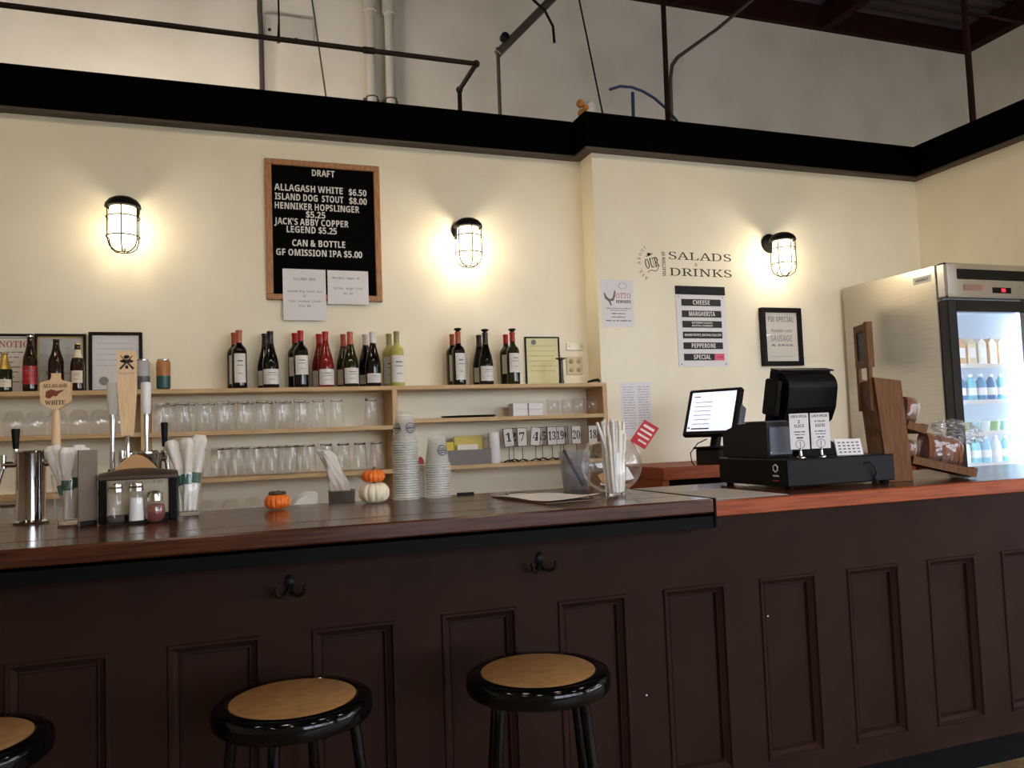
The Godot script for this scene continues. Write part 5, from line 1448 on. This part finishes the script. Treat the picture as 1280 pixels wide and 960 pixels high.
	letters(bl, "ISLAND DOG", 0.006, Vector3(0, 0.248, 0.0122), M.grey_ink, 0.044, "serif", 0.0006)
	var wx := [[-0.364, "left"], [-0.262, "right"]]
	for w in wx:
		var q := thing("tap_handle", "white tap handle showing on the %s behind the wooden paddle" % w[1], "tap handle", Vector3(w[0], BAR_Y + 0.235, -2.925), 0.0, "beer tap handles")
		part(q, "ferrule", G.new().lathe([Vector2(0, -0.10), Vector2(0.010, -0.10), Vector2(0.007, 0.02), Vector2(0.010, 0.085), Vector2(0.008, 0.105), Vector2(0, 0.105)], 16), M.chrome)
		part(q, "grip", G.new().lathe([Vector2(0, 0.10), Vector2(0.012, 0.10), Vector2(0.015, 0.11), Vector2(0.0165, 0.195), Vector2(0.0155, 0.205), Vector2(0, 0.207)], 18), M.white_plastic)
	var r := thing("tap_handle", "plain black tap handle just left of the right napkin glass", "tap handle", Vector3(-0.203, BAR_Y + 0.205, -2.88), 0.0, "beer tap handles")
	part(r, "ferrule", G.new().cyl(0.008, -0.03, 0.02, 14), M.chrome)
	part(r, "grip", G.new().lathe([Vector2(0, 0.018), Vector2(0.008, 0.018), Vector2(0.0115, 0.095), Vector2(0.0105, 0.098), Vector2(0, 0.099)], 18), M.black_plastic)

# ---------------------------------------------------------------- things standing on the bar
func napkin_roll(label: String, foot: Vector3, head: Vector3, r: float, sd: int, band: float) -> void:
	var o := thing("napkin_roll", label, "napkin", foot, 0.0, "rolled napkins in glasses")
	var d := head - foot
	var nz := FastNoiseLite.new()
	nz.seed = sd
	var along := d.normalized()
	var sx := along.cross(Vector3(0, 0, 1)).normalized()
	var sz := sx.cross(along)
	var body := func(u, v):
		var a: float = -u * TAU
		var vv := clampf(v, 0.0, 1.0)
		var rr: float = r * (lerpf(0.60, 0.74, vv / 0.62) if vv < 0.62 else lerpf(0.74, 1.22, (vv - 0.62) / 0.38)) * (1.0 + 0.16 * sin(a * 3.0 + vv * 5.0 + sd) + 0.2 * nz.get_noise_2d(cos(a) * 40.0, vv * 90.0 + sin(a) * 40.0))
		if vv > 0.93:
			rr *= 1.0 - (vv - 0.93) * 6.0
		return d * vv + (sx * cos(a) + sz * sin(a)) * rr
	part(o, "rolled_cloth", G.new().surf(24, 22, body), M.cloth)
	var b := func(u, v):
		var a: float = -u * TAU
		var vv := band + clampf(v, 0.0, 1.0) * 0.14
		var rr: float = r * (lerpf(0.60, 0.74, vv / 0.62) if vv < 0.62 else lerpf(0.74, 1.22, (vv - 0.62) / 0.38)) * 1.2
		return d * vv + (sx * cos(a) + sz * sin(a)) * rr
	part(o, "green_band", G.new().surf(20, 3, b), M.green_band)
	part(o, "cutlery_tip", G.new().tube([d * 0.0, d * 0.12], r * 0.45, 8), M.chrome)

func bar_top_things() -> void:
	var y := BAR_Y
	var rng := RandomNumberGenerator.new()
	rng.seed = 31
	# under-bar work surface behind the raised top
	var ub := thing("underbar_counter", "stainless work surface just behind and below the bar top", "counter")
	part(ub, "work_surface", G.new().bb(Vector3(-2.2, 0.84, -3.35), Vector3(3.7, 0.86, -2.97), 0.003), M.stainless)
	for x in [-2.1, -0.6, 0.9, 2.4, 3.6]:
		part(ub, "leg", G.new().bb(Vector3(x, 0, -3.33), Vector3(x + 0.04, 0.845, -3.29)), M.stainless)
		part(ub, "leg", G.new().bb(Vector3(x, 0, -3.03), Vector3(x + 0.04, 0.845, -2.99)), M.stainless)
	# glasses with rolled napkins
	var flared := shared("flared_glass", func(): return G.new().lathe([Vector2(0.0347, 0.0), Vector2(0.036, 0.008), Vector2(0.051, 0.150), Vector2(0.050, 0.152), Vector2(0.0485, 0.150), Vector2(0.0345, 0.016)], 32).mesh(M.glass))
	glass_thing("napkin_glass", "tall flared glass of rolled napkins beside the chrome tower", "glasses of napkins", Vector3(-0.458, y, -2.745), flared, 0.0, base_mesh("flared_base", 0.033, 0.0342, 0.0, 0.0135))
	glass_thing("napkin_glass", "tall flared glass of rolled napkins right of the napkin holder", "glasses of napkins", Vector3(-0.130, y, -2.802), flared, 0.0, base_mesh("flared_base", 0.033, 0.0342, 0.0, 0.0135))
	var g1 := Vector3(-0.458, y + 0.017, -2.745)
	var g2 := Vector3(-0.130, y + 0.017, -2.802)
	napkin_roll("white rolled napkin leaning left in the left glass", g1 + Vector3(0.005, 0, 0.005), g1 + Vector3(-0.046, 0.222, -0.01), 0.022, 1, 0.32)
	napkin_roll("white rolled napkin with green band in the middle of the left glass", g1 + Vector3(-0.006, 0, 0.012), g1 + Vector3(-0.004, 0.215, 0.015), 0.019, 2, 0.40)
	napkin_roll("white rolled napkin with green band at the right of the left glass", g1 + Vector3(0.012, 0, 0.0), g1 + Vector3(0.024, 0.222, 0.004), 0.020, 3, 0.42)
	napkin_roll("short white rolled napkin at the far right of the left glass", g1 + Vector3(0.014, 0, -0.012), g1 + Vector3(0.040, 0.212, -0.018), 0.013, 4, 0.40)
	napkin_roll("white rolled napkin leaning left in the right glass", g2 + Vector3(0.006, 0, 0.0), g2 + Vector3(-0.052, 0.225, 0.0), 0.019, 5, 0.36)
	napkin_roll("white rolled napkin upright in the middle of the right glass", g2 + Vector3(-0.004, 0, 0.010), g2 + Vector3(0.002, 0.232, 0.012), 0.019, 6, 0.36)
	napkin_roll("white rolled napkin leaning right in the right glass", g2 + Vector3(0.008, 0, -0.004), g2 + Vector3(0.042, 0.240, -0.004), 0.021, 7, 0.36)
	# menus and napkin holder
	var mh := thing("menu_holder", "upright grey-brown menu holder between the left napkin glass and the napkin holder", "menu holder", Vector3(-0.398, y, -2.662), 0.55)
	part(mh, "sleeve", G.new().box(Vector3(0.055, 0.222, 0.006), Vector3(0, 0.111, 0.0), 0.001), std(c8(104, 86, 70), 0.45))
	part(mh, "sleeve", G.new().box(Vector3(0.050, 0.214, 0.006), Vector3(0.006, 0.107, -0.010), 0.001), std(c8(74, 58, 46), 0.45))
	part(mh, "base_block", G.new().box(Vector3(0.046, 0.014, 0.026), Vector3(0, 0.007, -0.004), 0.002), M.black_plastic)
	var nh := thing("napkin_dispenser", "black napkin holder with a cream notice panel and kraft napkins", "napkin holder", Vector3(-0.262, y, -2.70))
	part(nh, "case", G.new().bb(Vector3(-0.108, 0, -0.042), Vector3(-0.085, 0.138, 0.045), 0.003).bb(Vector3(0.085, 0, -0.042), Vector3(0.108, 0.142, 0.045), 0.003).bb(Vector3(-0.085, 0, -0.042), Vector3(0.085, 0.025, 0.045), 0.003).bb(Vector3(-0.085, 0.025, -0.042), Vector3(0.085, 0.13, -0.036)), M.black_plastic)
	var fp := part(nh, "notice_panel", G.new().bb(Vector3(-0.086, 0.024, 0.028), Vector3(0.086, 0.132, 0.034)), std(c8(176, 164, 140), 0.5))
	letters(fp, "HAPPY HOLD", 0.008, Vector3(0.0, 0.118, 0.0342), M.grey_ink, 0.135, "serif", 0.0005)
	part(nh, "hood", G.new().surf(16, 6, func(u, v):
		var x: float = lerpf(-0.108, 0.108, u)
		var vv := clampf(v, 0.0, 1.0)
		return Vector3(x, 0.138 + 0.018 * sin(u * PI) * (0.4 + 0.6 * vv) + 0.012 * sin(vv * PI), lerpf(0.05, -0.02, vv))), std(c8(92, 78, 68), 0.35, 0.6))
	part(nh, "hood_lip", G.new().bb(Vector3(-0.108, 0.128, 0.040), Vector3(0.108, 0.142, 0.050), 0.003), std(c8(92, 78, 68), 0.35, 0.6))
	for k in 7:
		var kk := k
		part(nh, "kraft_napkin", G.new().surf(14, 4, func(u, v):
			var x: float = lerpf(-0.078, 0.078, u)
			var vv := clampf(v, 0.0, 1.0)
			return Vector3(x, 0.03 + vv * (0.118 + 0.055 * sin(clampf(u * 1.15 - 0.02, 0.0, 1.0) * PI) - kk * 0.002), 0.02 - kk * 0.0075 - vv * 0.004)), M.kraft)
	# shakers
	var shaker := func(label: String, at: Vector3, fill: String, level: float):
		var o := thing("shaker", label, "shaker", at, 0.3, "salt and pepper shakers")
		part(o, "glass_body", shared("shaker_glass", func(): return G.new().lathe([Vector2(0, 0.0), Vector2(0.024, 0.0), Vector2(0.026, 0.003), Vector2(0.0195, 0.095), Vector2(0.0185, 0.098), Vector2(0.0172, 0.096), Vector2(0.0225, 0.012), Vector2(0.02, 0.009), Vector2(0, 0.008)], 10).mesh(M.glass)))
		part(o, "contents", G.new().lathe([Vector2(0, 0.0095), Vector2(0.0205, 0.0105), Vector2(lerpf(0.0217, 0.0165, level), 0.0105 + 0.08 * level), Vector2(0, 0.0105 + 0.08 * level)], 16), M[fill])
		part(o, "chrome_cap", shared("shaker_cap", func(): return G.new().lathe([Vector2(0.0195, 0.096), Vector2(0.021, 0.096), Vector2(0.021, 0.106), Vector2(0.0195, 0.107), Vector2(0.0205, 0.110), Vector2(0.019, 0.119), Vector2(0.010, 0.124), Vector2(0, 0.125)], 24).mesh(M.chrome)))
	shaker.call("empty looking pepper shaker with chrome cap, leftmost on the bar", Vector3(-0.316, y, -2.605), "ground_pepper", 0.10)
	shaker.call("salt shaker full of white salt with chrome cap", Vector3(-0.262, y, -2.610), "salt", 0.82)
	var pj := thing("pepper_flake_jar", "round glass jar of red pepper flakes beside the salt", "spice jar", Vector3(-0.213, y, -2.618))
	part(pj, "glass_body", G.new().lathe([Vector2(0, 0.0), Vector2(0.020, 0.0), Vector2(0.027, 0.010), Vector2(0.0305, 0.032), Vector2(0.027, 0.055), Vector2(0.021, 0.068), Vector2(0.0195, 0.068), Vector2(0.0255, 0.054), Vector2(0.0285, 0.032), Vector2(0.0252, 0.011), Vector2(0.018, 0.003), Vector2(0, 0.0025)], 28), M.glass)
	part(pj, "pepper_flakes", G.new().lathe([Vector2(0, 0.004), Vector2(0.017, 0.0045), Vector2(0.0245, 0.013), Vector2(0.0275, 0.032), Vector2(0.0247, 0.053), Vector2(0, 0.055)], 24), M.pepper_flakes)
	part(pj, "chrome_cap", G.new().lathe([Vector2(0.0205, 0.064), Vector2(0.0225, 0.064), Vector2(0.0225, 0.082), Vector2(0.020, 0.090), Vector2(0.010, 0.094), Vector2(0, 0.095)], 24), M.chrome)
	# pumpkins
	var pumpkin := func(called: String, label: String, at: Vector3, r: float, h: float, ribs: int, m: Material) -> Node3D:
		var o := thing(called, label, "pumpkin", at, 0.4, "small pumpkins")
		part(o, "ribbed_flesh", G.new().surf(72, 20, func(u, v):
			var a: float = -u * TAU
			var b: float = (clampf(v, 0.0, 1.0) - 0.5) * PI
			var rr: float = r * pow(maxf(cos(b), 0.0), 0.62) * (1.0 - 0.085 * pow(absf(cos(a * ribs * 0.5)), 6.0))
			var dip := 0.16 * exp(-pow(rr / (r * 0.4), 2.0))
			return Vector3(cos(a) * rr, h * 0.5 + sin(b) * h * 0.5 * (1.0 - dip), sin(a) * rr)), m)
		part(o, "stem", G.new().tube([Vector3(0, h * 0.9, 0), Vector3(0.002, h * 1.08, 0), Vector3(0.006, h * 1.2, 0.002)], [r * 0.13, r * 0.09, r * 0.08], 7), M.stem)
		return o
	var op := pumpkin.call("pumpkin", "orange pumpkin with a dark stem cap sitting alone on the bar", Vector3(0.147, y, -2.80), 0.042, 0.052, 14, M.orange) as Node3D
	part(op, "dark_crown", G.new().lathe([Vector2(0, 0.044), Vector2(0.026, 0.049), Vector2(0.029, 0.053), Vector2(0.026, 0.060), Vector2(0.018, 0.057), Vector2(0, 0.055)], 12), std(c8(70, 56, 42), 0.8))
	pumpkin.call("pumpkin", "white pumpkin carrying a small orange one", Vector3(0.474, y, -2.82), 0.054, 0.072, 12, M.white_pumpkin)
	pumpkin.call("pumpkin", "small flat orange pumpkin stacked on the white one", Vector3(0.472, y + 0.071, -2.82), 0.041, 0.045, 14, M.orange)
	# bucket, towel and folded sheets behind the bar
	var bk := thing("metal_bucket", "grey metal bucket showing just above the back of the bar", "bucket", Vector3(0.400, 0.86, -3.12))
	part(bk, "wall", G.new().lathe([Vector2(0, 0.0), Vector2(0.042, 0.0), Vector2(0.0505, 0.232), Vector2(0.053, 0.236), Vector2(0.0505, 0.239), Vector2(0.0485, 0.232), Vector2(0.040, 0.004), Vector2(0, 0.004)], 30), std(c8(128, 120, 114), 0.45, 0.3))
	var tw := thing("bar_towel", "white cloth towel twisted upright out of the metal bucket", "towel", Vector3(0.400, 0.98, -3.12))
	var path := [Vector3(0.0, 0.0, 0), Vector3(0.0, 0.09, 0), Vector3(-0.012, 0.15, 0), Vector3(-0.030, 0.20, 0.005), Vector3(-0.048, 0.245, 0.008), Vector3(-0.066, 0.272, 0.010), Vector3(-0.088, 0.278, 0.012)]
	part(tw, "twisted_cloth", G.new().surf(30, 36, func(u, v):
		var f := clampf(v, 0.0, 1.0) * (path.size() - 1)
		var i := mini(int(f), path.size() - 2)
		var c: Vector3 = path[i].lerp(path[i + 1], smoothstep(0.0, 1.0, f - i) * 0.5 + (f - i) * 0.5)
		var a: float = -u * TAU
		var rr: float = [0.026, 0.032, 0.038, 0.028, 0.028, 0.024, 0.006][i] * (1.0 - (f - i)) + [0.026, 0.032, 0.038, 0.028, 0.028, 0.024, 0.006][i + 1] * (f - i)
		rr *= 1.0 + 0.14 * sin(a * 4.0 + f * 1.7) + 0.06 * sin(a * 9.0 - f * 3.0)
		return c + Vector3(cos(a) * rr, 0, sin(a) * rr * 0.8)), M.cloth)
	var sh := thing("folded_sheets", "white printed sheets arched over beside the metal bucket", "paper", Vector3(0.222, 0.86, -3.12))
	var arch := [Vector2(-0.035, 0.0)]
	for k in 13:
		var q: float = PI * (0.98 - k / 12.0 * 0.56)
		arch.append(Vector2(0.062 + cos(q) * 0.095, 0.11 + sin(q) * 0.128))
	arch.append(Vector2(0.074, 0.10))
	arch.append(Vector2(0.06, 0.0))
	for k in 4:
		part(sh, "sheet", G.new().slab(arch, -0.05 + k * 0.027, -0.026 + k * 0.027, Transform3D(Basis(), Vector3(0, -0.004 * (k % 2), 0))), M.paper_warm if k % 2 else M.paper)
	# stacks of clear plastic cups, mouth down
	var wall_m := std(Color(0.86, 0.85, 0.82, 0.19), 0.26)
	wall_m.transparency = BaseMaterial3D.TRANSPARENCY_ALPHA
	var cup_rim_m := std(Color(0.92, 0.91, 0.88, 0.55), 0.26)
	cup_rim_m.transparency = BaseMaterial3D.TRANSPARENCY_ALPHA
	var cup := shared("plastic_cup", func(): return G.new().lathe([Vector2(0.0465, 0.0), Vector2(0.0488, 0.001), Vector2(0.0488, 0.004), Vector2(0.0458, 0.0055), Vector2(0.0310, 0.108), Vector2(0.0295, 0.112), Vector2(0.0285, 0.110), Vector2(0.0, 0.109)], 26).mesh(wall_m))
	var rim := shared("plastic_cup_rim", func(): return G.new().lathe([Vector2(0.0468, 0.0), Vector2(0.0494, 0.0006), Vector2(0.0494, 0.0036), Vector2(0.0466, 0.0046)], 26).mesh(cup_rim_m))
	var stacks := [[0.603, -2.895, 25, "tall"], [0.722, -2.895, 15, "shorter"]]
	for s in stacks:
		for k in s[2]:
			var last: bool = k == s[2] - 1
			var c := thing("plastic_cup", ("printed clear plastic cup on top of the %s cup stack" % s[3]) if last else ("clear plastic cup nested in the %s stack, %s from its bottom" % [s[3], ORD[k]]), "plastic cup", Vector3(s[0], y + k * 0.0086, s[1]), k * 0.7, "%s stack of plastic cups" % s[3])
			part(c, "cup_wall", cup)
			part(c, "cup_rim", rim)
			if last:
				c.rotation.y = 0.25 if s[3] == "shorter" else -0.2
				for a in ([PI / 2] if s[3] == "shorter" else [PI / 2 - 0.55, PI / 2 + 0.75]):
					var tf := Transform3D(Basis(Vector3.UP, -(a - PI / 2)) * Basis(Vector3.RIGHT, PI / 2 - 0.14), Vector3(cos(a), 0, sin(a)) * 0.0405 + Vector3(0, 0.052, 0))
					part(c, "printed_logo", G.new().ring(0.018, 0.0014, 0.0, 28, 5, tf).box(Vector3(0.030, 0.001, 0.005), Vector3.ZERO, 0.0, tf).box(Vector3(0.020, 0.001, 0.003), Vector3(0, 0, -0.008), 0.0, tf).box(Vector3(0.020, 0.001, 0.003), Vector3(0, 0, 0.008), 0.0, tf), std(c8(54, 58, 74), 0.5))
	var rb := thing("sauce_bottle", "small red capped bottle showing between the two cup stacks", "bottle", Vector3(0.668, y, -2.935))
	part(rb, "clear_body", G.new().cyl(0.014, 0.0, 0.125, 14, Transform3D(), 0.003), M.grey_plastic)
	part(rb, "red_cap", G.new().lathe([Vector2(0, 0.125), Vector2(0.014, 0.125), Vector2(0.013, 0.138), Vector2(0.004, 0.150), Vector2(0, 0.151)], 14), std(c8(160, 34, 40), 0.5))
	one("pen", "small dark pen lying behind the shorter cup stack", "pen", G.new().tube([Vector3(0.80, y + 0.005, -2.92), Vector3(0.865, y + 0.005, -2.915)], 0.005, 8), M.iron)
	one("binder_clip", "tiny dark clip near the back edge of the bar", "clip", G.new().slab([Vector2(-0.012, 0), Vector2(0.012, 0), Vector2(0.003, 0.012), Vector2(-0.003, 0.012)], -0.006, 0.006, Transform3D(Basis(Vector3.UP, 0.5), Vector3(1.268, y, -2.90))), M.iron)
	# clipboard
	var cb := thing("clipboard", "white paper on a thin clipboard lying on the bar", "clipboard", Vector3(0.985, y, -2.545), 0.12)
	part(cb, "board", G.new().box(Vector3(0.17, 0.004, 0.40), Vector3(0, 0.002, 0), 0.001), std(c8(112, 84, 60), 0.6))
	part(cb, "paper", G.new().surf(10, 16, func(u, v):
		var vv := clampf(v, 0.0, 1.0)
		return Vector3(lerpf(-0.088, 0.098, u) + 0.008 * vv, 0.0055 + 0.020 * pow(vv, 2.0) * (0.35 + 0.65 * u * u) + 0.003 * sin(vv * 6.0), lerpf(-0.17, 0.225, vv))), M.paper)
	part(cb, "clip", G.new().box(Vector3(0.07, 0.010, 0.03), Vector3(0, 0.009, -0.175), 0.003), M.chrome)
	# glass bowl with cards, grey plastic bucket, glass of straws
	var bx := Vector3(1.318, y, -2.66)
	var bowl := thing("fish_bowl", "round clear glass bowl of cards at the right end of the bar", "glass bowl", bx)
	var outer := []
	var inner := []
	for k in 19:
		var a := lerpf(-PI / 2 + 0.42, PI / 2 - 0.68, k / 18.0)
		outer.append(Vector2(cos(a) * 0.112, 0.100 + sin(a) * 0.108))
		inner.push_front(Vector2(cos(a) * 0.1095, 0.100 + sin(a) * 0.1055))
	var pr := [Vector2(0, 0.0), Vector2(0.044, 0.0)]
	pr.append_array(outer)
	pr.append(Vector2(0.092, 0.174))
	pr.append(Vector2(0.092, 0.177))
	pr.append_array(inner)
	pr.append(Vector2(0, 0.0055))
	part(bowl, "glass_wall", G.new().lathe(pr, 48), M.glass)
	var cards := [[Vector3(0.035, 0.060, 0.035), Vector3(-0.5, 0.5, 0.12), "paper"], [Vector3(0.01, 0.022, -0.01), Vector3(-1.45, 0.2, 0), "paper_warm"], [Vector3(-0.03, 0.026, 0.02), Vector3(-1.4, 1.0, 0.1), "paper"], [Vector3(-0.005, 0.055, 0.005), Vector3(-0.6, -0.4, 0.4), "kraft"], [Vector3(0.01, 0.042, 0.02), Vector3(-1.4, -0.5, 0.0), "grey_ink"]]
	var csay := ["white business card standing up inside the glass bowl", "cream card lying flat in the glass bowl", "white card lying at the left inside the glass bowl", "brown card leaning inside the glass bowl", "dark card lying at the bottom front of the glass bowl"]
	for k in cards.size():
		var c := thing("business_card", csay[k], "card", bx + cards[k][0], 0.0, "cards in the bowl")
		c.rotation = cards[k][1]
		part(c, "card", G.new().box(Vector3(0.085, 0.05, 0.001)), M[cards[k][2]])
	var rc := thing("red_card", "red and white printed card propped on the rim of the glass bowl", "card", bx + Vector3(0.098, 0.172, 0.035), -0.5)
	rc.rotation = Vector3(-0.35, -0.45, -0.62)
	part(rc, "card", G.new().box(Vector3(0.062, 0.098, 0.0014), Vector3(0, 0.040, 0)), std(c8(188, 36, 52), 0.5))
	print_rows(rc, [[0.0, 0.070, 0.044, 0.010], [0.0, 0.050, 0.048, 0.008], [0.0, 0.030, 0.048, 0.008], [0.008, 0.010, 0.034, 0.007]], M.paper, 0.001)
	var pb := thing("plastic_bucket", "grey translucent plastic bucket behind the glass bowl", "bucket", Vector3(1.252, y, -2.842))
	part(pb, "wall", G.new().lathe([Vector2(0, 0.002), Vector2(0.046, 0.0), Vector2(0.048, 0.003), Vector2(0.061, 0.142), Vector2(0.064, 0.146), Vector2(0.063, 0.149), Vector2(0.059, 0.146), Vector2(0.046, 0.006), Vector2(0, 0.005)], 32), M.grey_plastic)
	one("serving_tongs", "dark tongs leaning inside the grey plastic bucket", "tongs", G.new().tube([Vector3(1.280, y + 0.014, -2.835), Vector3(1.207, y + 0.152, -2.842)], 0.007, 8), M.dark_plastic)
	var sx := Vector3(1.228, y, -2.455)
	var sg := shared("straw_glass", func(): return G.new().lathe([Vector2(0.0338, 0.0), Vector2(0.0345, 0.008), Vector2(0.0425, 0.148), Vector2(0.0418, 0.150), Vector2(0.0405, 0.148), Vector2(0.033, 0.015)], 30).mesh(M.glass))
	glass_thing("straw_glass", "clear pint glass packed with paper wrapped straws", "", sx, sg, 0.0, base_mesh("straw_base", 0.0325, 0.0332, 0.0, 0.0125))
	for k in 36:
		var a := k * 2.399963
		var rr := sqrt((k + 0.5) / 36.0)
		var foot := sx + Vector3(cos(a) * rr * 0.0262, 0.0145, sin(a) * rr * 0.0262)
		var head := sx + Vector3(cos(a) * rr * 0.043, 0.0, sin(a) * rr * 0.038) + Vector3(0, rng.randf_range(0.205, 0.262), 0)
		if k == 24:
			foot = sx + Vector3(0.018, 0.016, 0.012)
			head = sx + Vector3(-0.064, 0.250, 0.010)
		var st := MeshInstance3D.new()
		st.name = numbered("paper_straw")
		st.mesh = G.new().tube([foot, head], 0.0058, 8).mesh(M.paper_warm if k % 3 else M.paper)
		add_child(st)
		tag(st, "white wrapped straw leaning out to the left of the straw glass" if k == 24 else "white paper wrapped straw packed upright in the pint glass", "straw", "straws in the glass")
